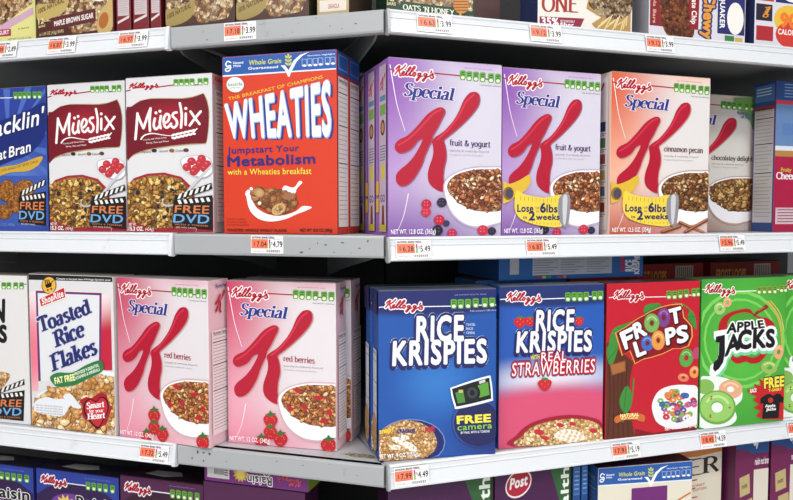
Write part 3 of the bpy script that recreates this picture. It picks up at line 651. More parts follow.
def corn_flakes(a):
    a.frame(**CFC).crop(0, 260, 2.381); a.part = 'print'
    a.stroke([(-140, 34), (-4, 36)], 2, '#a3122c'); a.stroke([(54, 42), (60, 42)], 2, '#a3122c'); a.script(-125, 22, -50, 48, 2, out=None, w=22)
    a.icons([(-24, 44), (-12, 44), (5, 46), (17, 46), (33, 46), (47, 46)], 5.5, 8.5)
    a.part = 'title_lettering'; a.text('CORN', (-110, 132), (7, 135), (-110, 80), (7, 82), col='#16161c', bold=.05); a.text('FLAKES', (-118, 182), (13, 186), (-118, 144), (12, 146), col='#16161c', bold=.05)
    a.part = 'cereal_picture'; a.poly([(-135, 385), (-135, 290), (-90, 268), (-20, 262), (10, 262), (22, 275), (-10, 330), (-15, 385)], FL_TAN(), True)
    free_dvd(a, -20, 285, 78, 100)
    facts(a, 'right', '#efecec')
TOC = dict(TL=(27.7, 272), TR=(114.8, 276.5), BR=(116.5, 436.5), BL=(31.5, 425.7))
def toasted(a):
    a.frame(**TOC).crop(30, 265, 6.25); a.part = 'print'
    a.poly([(-20, 44), (533, 66), (533, 106), (-20, 82)], '#1c1d20')
    a.text("Compare to the great taste of Kellogg's Special K cereal", (168, 84), (515, 98), (168, 72), (515, 88), col='#e8e8e8', bold=.02)
    a.crop(0, 250, 3.965); a.part = 'frame_print'
    gr = printed('print_red_fade', '#ecd8dc', [(.95, .55, .7, .5, '#bf2440', .2), (0.02, .5, .3, .5, '#e87a90', .1), (.5, .98, .9, .35, '#f4eef0', .2)], .2, .3)
    a.poly([(137, 153), (412, 168), (412, 175), (445, 178), (450, 480), (130, 480)], gr); a.poly([(112, 160), (140, 160), (150, 560), (124, 560)], gr)
    a.poly([(140, 156), (410, 170), (404, 520), (150, 520)], '#8c2c60'); a.poly([(144, 162), (405, 175), (399, 520), (155, 520)], '#3a3a80'); a.poly([(148, 166), (401, 179), (395, 520), (160, 520)], '#e0e1e6')
    a.part = 'title_lettering'; n = '#262c6e'
    for t, bl, br, up in (('Toasted', (160, 326), (366, 250), (-14, -58)), ('Rice', (226, 386), (342, 340), (-14, -62)), ('Flakes', (213, 482), (392, 412), (-12, -66))):
        a.stext(t, bl, br, (bl[0] + up[0], bl[1] + up[1]), (br[0] + up[0], br[1] + up[1]), col=n, thick=1.9, thin=.75, outline='#d4d6e4', grow=.9)
    a.part = 'brand_logo'; a.crop(30, 265, 6.25)
    a.ell(121, 120, 48, 56, '#6a2420'); a.ell(121, 120, 44, 52, '#e2b042')
    a.poly([(95, 118), (140, 100), (137, 130), (106, 138)], '#17171a'); a.stroke([(140, 100), (150, 90)], 5, '#17171a'); a.ell(114, 150, 6, 6, '#17171a'); a.ell(136, 143, 6, 6, '#17171a')
    for x in (100, 112, 124): a.stroke([(x + 2, 112), (x - 4, 86)], 7, '#17171a')
    a.poly([(55, 205), (222, 130), (232, 203), (66, 262)], '#f0e6e6'); a.poly([(60, 208), (218, 137), (226, 198), (70, 254)], '#c4222e')
    a.text('ShopRite', (78, 242), (216, 192), (74, 205), (208, 150), col='#f4eeee', bold=.03)
    a.part = 'cereal_picture'; a.crop(0, 260, 2.381)
    a.poly([(73, 402), (75, 350), (90, 318), (130, 300), (180, 302), (245, 262), (276, 270), (276, 425)], '#e4ecf2')
    a.poly([(73, 402), (76, 352), (92, 325), (125, 303), (180, 298), (240, 272), (276, 280), (276, 425)], food('print_flakes_milk', ['#b07c44', '#c8985c', '#dab27c', '#ecd8b4', '#a8703c', '#f0ece8', '#c48c50'], 78, .8, .75))
    a.flakes([(76, 396), (80, 355), (94, 328), (128, 306), (180, 301), (238, 276), (272, 284), (274, 408), (180, 402)], 210, 11, ['#c08c50', '#d0a064', '#b47c40', '#dcb47c', '#c89458', '#e4cca0'], '#8c5c30', 9)
    a.poly([(84, 338), (110, 326), (135, 332), (152, 330), (172, 342), (165, 352), (150, 372), (115, 368), (84, 360)], '#e4e6ee', True); a.poly([(152, 325), (168, 318), (182, 332), (196, 352), (178, 352), (165, 340)], '#e4e6ee', True)
    for i in range(4): a.text('with other natural and artificial flavor', (86, 346 + i * 6), (152, 352 + i * 6), (86, 342 + i * 6), col='#6a6470')
    a.part = 'ribbon'
    a.poly([(121, 278), (140, 268), (175, 268), (210, 250), (244, 240), (249, 264), (215, 282), (180, 298), (140, 302), (126, 292)], '#2f7844', True)
    a.text('FAT FREE', (133, 295), (182, 286), (131, 281), (179, 272), col='#f0ecb0', bold=.05); a.text('PROVIDES 9 ESSENTIAL', (181, 276), (240, 254), (180, 269), col='#e8f0e0', bold=.03); a.text('VITAMINS & MINERALS', (183, 286), (242, 264), (182, 279), col='#e8f0e0', bold=.03)
    a.part = 'offer_badge'
    a.poly([(232, 322), (245, 315), (258, 322), (262, 340), (270, 355), (262, 375), (255, 392), (240, 400), (232, 405), (222, 388), (205, 380), (196, 365), (200, 350), (192, 335), (208, 326), (222, 330)], '#a81a2c')
    a.poly([(232, 336), (245, 326), (260, 334), (262, 358), (250, 382), (236, 402), (215, 384), (202, 360), (204, 340), (218, 330)], '#1c1416', True)
    a.poly([(232, 339), (245, 329), (257, 337), (259, 358), (248, 380), (236, 397), (218, 381), (206, 360), (207, 342), (219, 333)], '#c3283a', True)
    w = '#f6ecec'; a.stext('Smart', (209, 355), (252, 350), (209, 341), (252, 336), col=w, thick=1.7, thin=.8); a.stext('for your', (215, 364), (250, 362), (215, 356), (250, 354), col=w, thick=1.3, thin=.8); a.stext('Heart', (212, 380), (254, 376), (212, 366), (254, 362), col=w, thick=1.7, thin=.8)
    facts(a, 'right', '#e6e2e2')
RKC = dict(TL=(376.5, 291.6), TR=(496.6, 288.3), BR=(494.6, 453.4), BL=(377.8, 461.8))
def krispies_word(a, rice, kris, o1, o2):
    a.part = 'title_lettering'
    for c, b, sh in (('#b8c6e8', .135, (-1, 1)), ('#1a2060', .115, (0, 0)), ('#1a2060', .115, (-3, 5)), ('#e8e9ef', .04, (0, 0))):
        a.text('RICE', *rice, col=c, bold=b, shift=sh, sp=1.14); a.text('KRISPIES', *kris, col=c, bold=b, shift=sh, sp=1.14)
def rice_krispies(a):
    a.frame(**RKC).crop(365, 280, 2.703); a.part = 'print'
    a.stroke([(28, 76), (50, 74)], 2.5, '#e8ecf4'); a.stroke([(150, 73), (235, 71)], 2.5, '#e8ecf4'); a.stroke([(302, 68), (322, 68)], 2.5, '#e8ecf4'); a.stroke([(350, 67), (357, 67)], 2.5, '#e8ecf4')
    a.script(50, 54, 154, 88, 0, out='#eef0f6'); a.icons([(238, 65), (257, 65), (277, 64), (298, 62), (323, 61), (343, 60)], 8.5, 13)
    a.text('see nutrition facts for more', (240, 42), (326, 39), (240, 38), col='#90a8dc'); a.text('% daily value based on 2,000 calories', (282, 86), (354, 83), (282, 81), col='#c0ccec')
    krispies_word(a, ((137, 166), (263, 163), (138, 102), (264, 98)), ((72, 232), (326, 222), (74, 170), (326, 162)), 0, 0)
    for i, t in enumerate(('TOASTED', 'RICE', 'CEREAL')): a.text(t, (272, 124 + i * 11), (290 + (0 if i == 1 else 6), 124 + i * 11), (272, 118 + i * 11), col='#dfe6f4', bold=.01)
    a.part = 'cereal_picture'
    a.ell(122, 438, 93, 62, '#6e86c4'); a.ell(122, 438, 90, 59, '#182468'); a.poly([(33, 430), (45, 405), (75, 388), (110, 380), (150, 388), (180, 408), (192, 440), (180, 466), (140, 484), (33, 486)], FL_CRISP(), True)
    a.flakes([(40, 430), (50, 408), (78, 392), (110, 385), (148, 393), (175, 412), (186, 440), (174, 462), (138, 480), (40, 482)], 200, 6, ['#c08c54', '#d0a068', '#b07c44', '#dcb888', '#e4c8a0'], '#8a5a30', 2, .7)
    for x, y, rx, ry, t in ((92, 436, 24, 9, .4), (118, 450, 22, 10, .5), (80, 452, 14, 7, 0), (105, 425, 12, 6, .2)): a.ell(x, y, rx, ry, '#ece8e2', t)
    for i in range(26): a.ell(60 + (i * 37) % 90, 425 + (i * 23) % 42, 4, 2.6, ['#c89a5c', '#dcb884'][i % 2], i, 8); a.rect(30, 470, 100, 488, FL_CRISP())
    a.text('snap!', (36, 416), (72, 410), (36, 404), col='#e8cc40', bold=.05); a.text('CRACKLE!', (84, 414), (132, 412), (84, 404), col='#2a3484', bold=.05); a.text('POP!', (160, 412), (184, 408), (160, 399), col='#c0283c', bold=.06)
    a.part = 'offer_badge'
    a.ell(300, 385, 68, 64, '#3a4c9c'); a.ell(302, 387, 65, 61, '#1c2158')
    a.poly([(228, 298), (238, 288), (325, 260), (338, 266), (343, 318), (334, 328), (250, 348), (238, 340)], '#dfe8f0', True); a.poly([(233, 300), (241, 292), (325, 266), (334, 271), (338, 315), (331, 322), (251, 341), (242, 335)], '#15181c', True)
    a.poly([(241, 305), (262, 298), (268, 330), (248, 334)], '#4c8a3c'); a.poly([(302, 285), (330, 275), (334, 310), (306, 318)], '#5a9c3c'); a.ell(287, 305, 22, 23, '#16181a'); a.ell(287, 305, 14, 15, '#3a3e44'); a.ell(287, 305, 7, 8, '#101214'); a.poly([(305, 274), (322, 268), (323, 276), (307, 281)], '#c8ccd0'); a.rect(250, 297, 262, 305, '#c8b070')
    a.text('FREE', (247, 388), (336, 382), (246, 368), (336, 362), col='#eee04a', bold=.045); a.text('camera', (247, 406), (340, 399), (247, 390), (340, 383), col='#8cc84a', bold=.012); a.text('BY MAIL WITH 6 TOKENS', (256, 415), (334, 410), (256, 409), col='#e6e8f0', bold=.02)
    a.part = 'weight_lettering'; a.text('NET WT. 9 OZ. (255g)', (34, 482), (140, 474), (34, 472), (140, 464), col='#f4f4f4', bold=.03)
    facts(a, 'left', '#cfd4e4', x0=.25, y0=.35); a.unit('left').part = 'side_print'; a.rect(0, 0, 1, .14, '#1c2158'); a.ell(.5, .85, .45, .12, FL_CRISP())
RSC = dict(TL=(498.9, 287.8), TR=(604.3, 283.5), BR=(602.6, 440), BL=(497.9, 449.2))
def berry(a, x, y, r):
    a.poly([(x - r, y - r * .3), (x, y - r * .8), (x + r, y - r * .4), (x + r * .7, y + r * .6), (x, y + r), (x - r * .8, y + r * .5)], '#c42430', True); a.ell(x, y - r * .75, r * .5, r * .2, '#3f7a34')
    for q in range(4): a.ell(x + r * .45 * math.cos(q * 1.6), y + r * .4 * math.sin(q * 1.6), 1, 1, '#f0b070', 0, 6)
def strawberry_krispies(a):
    a.frame(**RSC).crop(490, 250, 2.381); a.part = 'print'
    a.stroke([(22, 120), (38, 119)], 2.2, '#e8ecf4'); a.stroke([(116, 118), (176, 115)], 2.2, '#e8ecf4'); a.stroke([(230, 110), (244, 110)], 2.2, '#e8ecf4')
    a.script(38, 102, 120, 132, -2, out='#f0f0f6'); a.icons([(184, 112), (199, 111), (213, 111), (228, 110), (248, 108), (262, 107)], 6.8, 11)
    berry(a, 70, 172, 15); berry(a, 93, 170, 13); berry(a, 210, 168, 12)
    krispies_word(a, ((108, 192), (197, 190), (110, 146), (199, 143)), ((62, 243), (240, 238), (65, 197), (241, 192)), 0, 0)
    for c, b in (('#1c2060', .13), ('#c01c34', .095), ('#f4f0f0', .005)):
        a.text('REAL', (120, 265), (180, 261), (121, 244), (181, 240), col=c, bold=b, sp=1.14); a.text('STRAWBERRIES', (50, 300), (248, 289), (52, 270), (250, 258), col=c, bold=b, sp=1.14)
    a.text('WITH', (96, 262), (116, 258), (95, 252), col='#e8d04c', bold=.04)
    a.part = 'cereal_picture'; a.poly([(52, 466), (62, 440), (90, 415), (130, 400), (180, 392), (230, 395), (268, 412), (268, 470)], '#9c1830', True)
    a.poly([(66, 466), (75, 442), (100, 420), (140, 407), (190, 401), (235, 404), (264, 420), (266, 458)], FL_CRISP(), True)
    a.flakes([(70, 462), (80, 444), (104, 424), (142, 411), (190, 405), (232, 408), (260, 423), (262, 456)], 230, 6, ['#d0a870', '#dcbc8c', '#c49860', '#e8d0a8', '#f0dcb8'], '#a87c48', 3, .7)
    a.poly([(150, 440), (175, 425), (210, 430), (225, 445), (205, 455), (170, 452)], '#ece8e6', True)
    for i in range(22): a.ell(155 + (i * 31) % 66, 428 + (i * 17) % 26, 4.5, 3, ['#d8b484', '#e4c8a0'][i % 2], i, 8)
    for x, y, r in ((115, 432, 12), (130, 446, 9), (165, 415, 9), (195, 412, 8), (245, 428, 10), (210, 460, 8)): a.ell(x, y, r, r * .55, '#c4283a', .2)
    a.part = 'fruit_picture'; berry(a, 128, 318, 16)
    facts(a, 'left', '#cfd4e4')
FLC = dict(TL=(605.1, 283.5), TR=(699.4, 280.7), BR=(697, 429.5), BL=(603.6, 440))
def leaf(a, pts, c='#3f8a3c', v='#2a6a30'):
    a.poly(pts, c, True); a.stroke([pts[0], ((pts[0][0] + pts[len(pts) // 2][0]) / 2, (pts[0][1] + pts[len(pts) // 2][1]) / 2), pts[len(pts) // 2]], 2, v)
def froot(a):
    a.frame(**FLC).crop(600, 270, 2.777); a.part = 'print'
    a.poly([(12, 200), (60, 230), (90, 255), (80, 300), (78, 380), (95, 470), (12, 470)], '#5c2f20'); 
    for i in range(5): a.stroke([(20 + i * 13, 260), (24 + i * 11, 350), (18 + i * 15, 465)], 2, '#3c1c14')
    a.poly([(95, 440), (150, 452), (275, 430), (275, 465), (95, 478)], '#7c1622')
    a.stroke([(20, 76), (34, 74)], 2.5, '#f0e4e8'); a.stroke([(118, 75), (180, 74)], 2.5, '#f0e4e8'); a.stroke([(240, 70), (250, 70)], 2.5, '#f0e4e8')
    a.script(34, 56, 118, 88, -2, out='#f4ecee'); a.icons([(188, 69), (204, 69), (220, 67), (237, 65), (258, 63), (271, 62)], 7.3, 12, g='#6a9a3c')
    a.part = 'leaf_picture'
    leaf(a, [(20, 205), (30, 165), (60, 150), (100, 140), (80, 165), (62, 180), (40, 195)]); leaf(a, [(16, 250), (14, 215), (40, 185), (45, 215), (35, 250), (26, 265)]); leaf(a, [(118, 120), (122, 98), (150, 92), (165, 96), (160, 110), (135, 118)])
    a.stroke([(205, 92), (235, 100), (255, 125), (262, 160)], 4, '#3f8a3c'); leaf(a, [(240, 130), (250, 112), (262, 130), (265, 165), (252, 150)])
    leaf(a, [(62, 395), (50, 360), (70, 320), (86, 350), (80, 385)]); a.stroke([(90, 300), (84, 360), (60, 420)], 4, '#3f8a3c')
    a.poly([(22, 262), (66, 250), (68, 280), (28, 292)], '#8a5030'); a.poly([(25, 264), (64, 254), (65, 278), (30, 289)], '#a8683c')
    a.part = 'title_lettering'; a.crop(606, 300, 6.25)
    o = [(52, 203), (120, 165), (180, 122), (230, 96), (270, 72), (330, 48), (395, 32), (462, 28), (476, 110), (500, 135), (525, 165), (530, 225), (505, 285), (460, 300), (410, 300), (350, 330), (280, 352), (225, 365), (175, 392), (158, 350), (142, 312), (95, 342)]
    a.poly([((x - 290) * 1.035 + 290, (y - 205) * 1.04 + 205) for x, y in o], '#e0a048'); a.poly(o, '#8c1020')
    for c, b, sh in (('#301020', .10, (3, 4)), ('#f4f4f6', .045, (0, 0))):
        a.text('F', (112, 303), (152, 286), (80, 205), (150, 172), col=c, bold=b, shift=sh); a.text('R', (180, 240), (245, 212), (158, 155), (208, 125), col=c, bold=b, shift=sh)
        a.text('T', (398, 150), (468, 132), (382, 64), (456, 44), col=c, bold=b, shift=sh); a.text('L', (188, 352), (240, 330), (162, 268), (214, 246), col=c, bold=b, shift=sh)
        a.text('P', (374, 276), (430, 262), (364, 182), (420, 168), col=c, bold=b, shift=sh); a.text('S', (444, 268), (505, 250), (436, 172), (498, 156), col=c, bold=b, shift=sh)
    for x, y, rx, ry, c, d, h in ((352, 108, 40, 60, '#7c4488', '#582c68', '#a878b4'), (277, 142, 47, 58, '#7cac5c', '#4c7c3c', '#b4d494'), (250, 268, 40, 48, '#4c68b4', '#2c4488', '#8ca4dc'), (318, 250, 42, 60, '#e09a50', '#b06c2c', '#f4c888')):
        a.ring(x, y, rx * 1.06, ry * 1.05, d, .22); a.ring(x, y, rx, ry, c, .34, shade=h)
    a.part = 'cereal_picture'
    for x, y, rx, ry, c, h in ((496, 360, 44, 58, '#5ca048', '#a0d080'), (548, 448, 32, 38, '#e89858', '#f8c898'), (478, 482, 36, 26, '#e07c5c', '#f4b090')): a.ring(x, y, rx, ry, c, .3, .2, shade=h)
    a.ell(560, 330, 28, 40, '#b8486c', .3)
    a.crop(600, 270, 2.777)
    a.poly([(142, 368), (160, 335), (195, 320), (240, 318), (272, 330), (272, 415), (250, 432), (200, 440), (160, 425), (145, 400)], '#eceaf2', True); a.poly([(155, 372), (170, 345), (200, 332), (240, 330), (268, 342), (268, 395), (240, 415), (200, 420), (168, 405)], '#f6f4f8', True)
    import random; r = random.Random(8)
    for i in range(70):
        t = r.uniform(0, 6.28); q = math.sqrt(r.random()); a.ring(212 + 54 * q * math.cos(t), 375 + 40 * q * math.sin(t), 9, 8, r.choice(['#c83040', '#e08838', '#3f8c48', '#5a44a0', '#d86080', '#3c60b0', '#84b048', '#eceaf2']), .35, n=10)
    a.part = 'ribbon'; a.poly([(36, 408), (60, 398), (95, 396), (120, 402), (118, 420), (90, 414), (60, 416), (40, 424)], '#c86c34', True); a.text('NATURAL', (52, 408), (104, 404), (52, 399), col='#f8e8a0', bold=.04); a.text('FRUIT FLAVORS', (54, 414), (102, 411), (54, 409), col='#f8e8a0', bold=.03)
    a.part = 'weight_lettering'; a.text('NET WT. 8.7 OZ. (246g)', (178, 444), (268, 432), (178, 434), (268, 422), col='#f4ecec', bold=.03)
    facts(a, 'left', '#e0d0d4')
AJC = dict(TL=(700.2, 280.7), TR=(784, 274.4), BR=(783.4, 420.7), BL=(697.7, 429.5))
def apple(a):
    a.frame(**AJC).crop(693, 265, 2.857); a.part = 'print'
    a.ring(130, 210, 128, 140, '#79cc5c', .93); a.ring(130, 210, 105, 118, '#79cc5c', .94)
    a.stroke([(22, 72), (30, 72)], 2.5, '#eef6ea'); a.stroke([(112, 74), (172, 70)], 2.5, '#eef6ea'); a.stroke([(232, 64), (242, 63)], 2.5, '#eef6ea')
    a.script(30, 56, 112, 90, -2, out='#f2f6ee'); a.icons([(180, 68), (195, 67), (210, 66), (225, 65), (244, 61), (256, 60)], 6.8, 11, g='#7a9c3c', inner='#e8eacc')
    a.stroke([(205, 100), (230, 130), (245, 180), (248, 240)], 5, '#c8a850', taper=(1.5, .8)); a.stroke([(212, 96), (240, 130), (254, 180)], 2.5, '#d8c070')
    a.part = 'apple_picture'; a.crop(706, 310, 7.69)
    a.poly([(78, 150), (95, 70), (150, 20), (230, -10), (310, -20), (350, 20), (400, 40), (450, 45), (500, 80), (510, 140), (500, 260), (450, 330), (400, 385), (340, 400), (290, 385), (230, 402), (185, 380), (140, 330), (100, 250)], '#b01c24', True)
    a.poly([(140, 150), (160, 60), (220, 20), (300, 10), (380, 50), (440, 90), (450, 200), (420, 300), (370, 345), (320, 350), (280, 335), (220, 355), (190, 330), (150, 250)], '#4a9c34', True)
    a.stroke([(350, 30), (380, 0), (420, -25), (440, -40)], 26, '#8c2c20', taper=(.7, 1.3)); a.stroke([(378, -8), (425, -36)], 7, '#c86848')
    a.part = 'title_lettering'
    J = [(62, 205), (122, 190), (124, 320), (112, 390), (85, 435), (58, 458), (44, 438), (48, 392), (70, 370), (82, 335), (84, 245), (62, 245)]
    gx = lambda f, dx, dy: [((x - 85) * f + 85 + dx, (y - 320) * (1 + (f - 1) * .5) + 320 + dy) for x, y in J]
    for c, b, f, sh in (('#7ad0a0', .19, 1.95, (4, 20)), ('#f2f4f4', .17, 1.8, (0, 0)), ('#17141c', .05, 1.12, (0, 0))):
        a.poly(gx(f, *sh), c)
        a.text('APPLE', (142, 172), (428, 118), (152, 96), (414, 64), col=c, bold=b * .9, shift=sh); a.text('A', (132, 342), (238, 285), (160, 192), (225, 172), col=c, bold=b, shift=sh); a.text('CKS', (228, 285), (508, 262), (235, 150), (505, 134), col=c, bold=b, shift=sh)
    a.part = 'cereal_picture'; a.crop(693, 265, 2.857)
    for x, y, rx, ry, c, h in ((69, 123, 16, 18, '#a4c478', '#cfe0a8'), (90, 105, 12, 14, '#e4a47c', '#f4c8a4'), (239, 242, 14, 21, '#e4a47c', '#f4c8a4'), (212, 287, 24, 19, '#98b860', '#c8dc98')): a.ring(x, y, rx, ry, c, .35, .2, shade=h)
    a.poly([(14, 330), (40, 315), (90, 320), (130, 345), (135, 380), (115, 405), (120, 440), (90, 460), (14, 462)], '#e8f0ec', True)
    a.ring(102, 352, 34, 28, '#e0a884', .3, shade='#f0c8a8')
    a.ell(30, 345, 26, 22, '#84b458'); a.ring(64, 405, 54, 50, '#6ca448', .3); a.ring(64, 403, 48, 44, '#94c868', .38, shade='#b8e090')
    for i in range(14): a.ell(64 + 36 * math.cos(i * 2.1), 404 + 34 * math.sin(i * 2.1) * (1 if i % 2 else .8), 3, 2.2, '#b03c2c', 0, 7)
    a.part = 'offer_badge'
    a.poly([(150, 352), (175, 350), (168, 335), (190, 342), (182, 318), (200, 330), (258, 322), (258, 440), (200, 440), (176, 430), (190, 415), (168, 405), (186, 395), (165, 382), (180, 372), (156, 364)], '#c02028')
    a.text('FREE', (200, 348), (256, 340), (198, 320), (256, 312), col='#1c1c14', bold=.12); a.text('FREE', (200, 348), (256, 340), (198, 320), (256, 312), col='#f0dc50', bold=.05); a.text('T-SHIRT', (212, 358), (250, 354), (212, 350), col='#f0dc50', bold=.03)
    a.poly([(188, 378), (205, 366), (216, 364), (226, 370), (236, 363), (246, 364), (260, 376), (254, 392), (246, 388), (243, 436), (194, 438), (197, 392), (189, 394)], '#17161a'); a.ell(218, 383, 8, 8, '#b03428'); a.text('Apple', (203, 404), (232, 402), (203, 396), col='#e8e8e8', bold=.05); a.text('Jacks', (206, 414), (234, 412), (206, 406), col='#e8e8e8', bold=.05); a.text('RACE', (158, 362), (176, 358), (158, 352), col='#f0e8e8', bold=.05)
    facts(a, 'left', '#d4e4cc')

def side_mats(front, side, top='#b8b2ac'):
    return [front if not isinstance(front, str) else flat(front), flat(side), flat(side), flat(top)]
# ------------------------------------------------------------------ place the cartons
zl, zr = ZL['L'], ZL['R']
g1 = 'cereal boxes on the middle shelf'; g2 = 'cereal boxes on the bottom shelf'; g3 = 'snack bar boxes on the top shelf'; g4 = 'boxes on the lowest shelf'
Hs = .292
# middle shelf, left run
make_box("Blue oat bran cereal box at the left end of the middle shelf", *feet('L', -32, 47.2, .03), zl[1], .285, .06,
         lambda W, H: [printed('print_blue_oat', '#2c3f98', [(.6, .3, .7, .4, '#5a7cc8', 0)], W, H), flat('#26357c'), flat('#26357c'), flat('#7a7a80')], oat_bran, group=None)
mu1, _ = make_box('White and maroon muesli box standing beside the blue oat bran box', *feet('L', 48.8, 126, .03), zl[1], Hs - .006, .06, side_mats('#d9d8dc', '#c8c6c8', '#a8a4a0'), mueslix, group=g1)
a2 = feet('L', 127, 213, .024)
mu2, _ = make_box('White and maroon muesli box touching the orange-red wheat flakes box', *a2, zl[1], Hs - .004, .06, side_mats('#d9d8dc', '#d0bec4', '#a8a4a0'), mueslix, group=g1)
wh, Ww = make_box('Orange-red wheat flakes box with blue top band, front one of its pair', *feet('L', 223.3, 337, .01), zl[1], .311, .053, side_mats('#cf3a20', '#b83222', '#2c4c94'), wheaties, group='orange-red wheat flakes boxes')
behind(wh, 1, 'Orange-red wheat flakes box pushed behind its twin, only its side in view', 'orange-red wheat flakes boxes', .053)
# middle shelf, right run
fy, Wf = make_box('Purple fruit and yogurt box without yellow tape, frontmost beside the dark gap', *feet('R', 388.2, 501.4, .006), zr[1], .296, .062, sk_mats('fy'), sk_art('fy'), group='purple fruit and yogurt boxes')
behind(fy, 1, 'Purple cereal box directly behind the front purple box, second in its file', 'purple fruit and yogurt boxes', .062)
behind(fy, 2, 'Purple cereal box deepest in the gap beside the red box, third in its file', 'purple fruit and yogurt boxes', .062)
make_box('Purple fruit and yogurt box with yellow tape banner, beside the orange cinnamon box', *feet('R', 502.2, 600, .006), zr[1], .293, .062, sk_mats('fy'), sk_art('fy', True), group='purple fruit and yogurt boxes')
make_box('Orange and white cinnamon pecan box with yellow tape banner, on the middle shelf', *feet('R', 610.4, 708.8, .002), zr[1], .299, .062, sk_mats('cp'), sk_art('cp', True))
make_box('White chocolatey delight box set back behind the cinnamon pecan box', *feet('R', 662, 753.5, .155), zr[1], .30, .05, sk_mats('cd'), sk_art('cd'))
def cheer(a):
    a.unit('front'); a.part = 'brand_band'; a.rect(.0, 0, 1, .13, '#2c5290')
    for i in range(5): a.rect(.12, .02 + i * .02, .8, .027 + i * .02, '#8ca8d4')
    a.part = 'landscape_picture'; a.rect(0, .13, 1, .155, '#c83c48'); a.rect(0, .155, 1, .46, '#6484b4')
    a.ell(.2, .34, .1, .02, '#e8ecf4'); a.rect(.1, .28, .32, .36, '#5a7cb4'); a.rect(0, .43, 1, .46, '#d8dce4'); a.rect(0, .46, 1, .5, '#b08048')
    a.part = 'title_lettering'; a.text('Fruity', (.1, .6), (.25, .6), (.1, .575), col='#c8b838', bold=.04); a.stext('Cheerios', (.03, .65), (.44, .65), (.03, .605), (.44, .605), col='#f2ecee', thick=1.4, thin=.7)
    facts(a, 'left', '#c8c6c6', '#3c3a40', x0=.06, x1=.94, y0=.16, y1=.94, head='#a82434')
    a.part = 'side_print'; a.rect(.06, .02, .94, .13, '#4c78b4')
    for i in range(3): a.rect(.14, .04 + i * .02, .8, .047 + i * .02, '#c8d8ec')
    a.unit('front'); a.part = 'ingredients_panel'; a.rect(.03, .84, .42, .95, '#d0b8c0')
    for i in range(5): a.rect(.06, .85 + i * .02, .38, .857 + i * .02, '#8a5a6c')
make_box('Magenta oat rings cereal box with blue top at the right end of the middle shelf', *feet('R', 774.5, 840, .085), zr[1], .325, .06, side_mats('#a81c44', '#2c4a84', '#343c4c'), cheer)

# bottom shelf, left run
zb = -.424
def f2(a, b): return on_z(*a, zb)[:2], on_z(*b, zb)[:2]
make_box('White corn flakes box with black lettering at the left end of the bottom shelf', *f2((-52, 417.5), (30.8, 425.2)), zb, .299, .062, side_mats('#dcdadc', '#c8c4c4', '#8a847c'), corn_flakes)
make_box('White toasted rice flakes box with red frame and heart badge', *f2((32.4, 425.9), (116.0, 436.5)), zb, .304, .06, side_mats('#dad9dc', '#ccc4c4', '#8a827a'), toasted)
rb1 = make_box('Pink red berries box beside the toasted rice flakes box', *f2((119.8, 436.2), (210, 449.0)), zb, .303, .062, sk_mats('rb'), sk_art('rb'), group='pink red berries boxes')[0]
rb2 = make_box('Pink red berries box standing alone on bare grey shelf, front one of its pair', *f2((228.4, 442.5), (336.5, 451.8)), zb, .3, .055, sk_mats('rb'), sk_art('rb'), group='pink red berries boxes')[0]
b_ = behind(rb2, 1, 'Pink red berries box mostly hidden behind its twin near the dark gap', 'pink red berries boxes', .055, .009)
# bottom shelf, right run
def blue_mats(W, H): return [printed('print_krispies_blue', '#1a50a2', [(.5, 1.0, 1.3, .17, '#1a2264', .75), (1.0, .12, .55, .3, '#1c2a74', 0), (.5, .45, .5, .3, '#3074c2', 0)], W, H), flat('#1c4c9c'), flat('#1c4c9c'), flat('#5c6470')]
rk = make_box('Blue rice cereal box with free camera badge, first on the right-hand bottom shelf', *f2((378.6, 462), (495.4, 454.2)), zb, .292, .055, blue_mats, rice_krispies, group='blue rice cereal boxes')[0]
behind(rk, 1, 'Blue rice cereal box tucked behind the free camera box, its edge showing', 'blue rice cereal boxes', .055, -.004)
make_box('Blue and pink strawberry rice cereal box with bowl of rice and strawberries', *f2((498.4, 449.8), (602.2, 440.8)), zb, .293, .055,
         lambda W, H: [printed('print_strawberry_rice', '#2456b0', [(.5, 1.0, 1.4, .15, '#20306c', .75), (.5, .42, 1.1, .17, '#dfe0ee', 0), (.5, -.02, 1.6, .46, '#d25074', .72)], W, H), flat('#1c4c9c'), flat('#2c62ae'), flat('#5c6470')], strawberry_krispies)
make_box('Red fruit ring cereal box with colourful rings and white bowl', *f2((604.8, 440.6), (697, 430.3)), zb, .293, .055, side_mats('#c01c30', '#8c1824', '#4c2c2c'), froot)
aj, Wa = make_box('Bright green apple ring cereal box with black t-shirt badge, front one', *f2((698.8, 430), (783.2, 421.2)), zb, .295, .055, lambda W, H: [printed('print_apple_green', '#379034', [(.5, .55, .95, .85, '#58b844', 0)], W, H), flat('#3c9434'), flat('#3c9434'), flat('#4c5c44')], apple, group='bright green apple ring cereal boxes')
w_ = RUN['R'][0]; n_ = RUN['R'][1]
copy_tree(aj, aj.location + Vector(w_ * (Wa + .006)) + Vector(n_ * .01), aj.rotation_euler.z, 'Bright green apple ring cereal box cut off by the right edge of the picture')
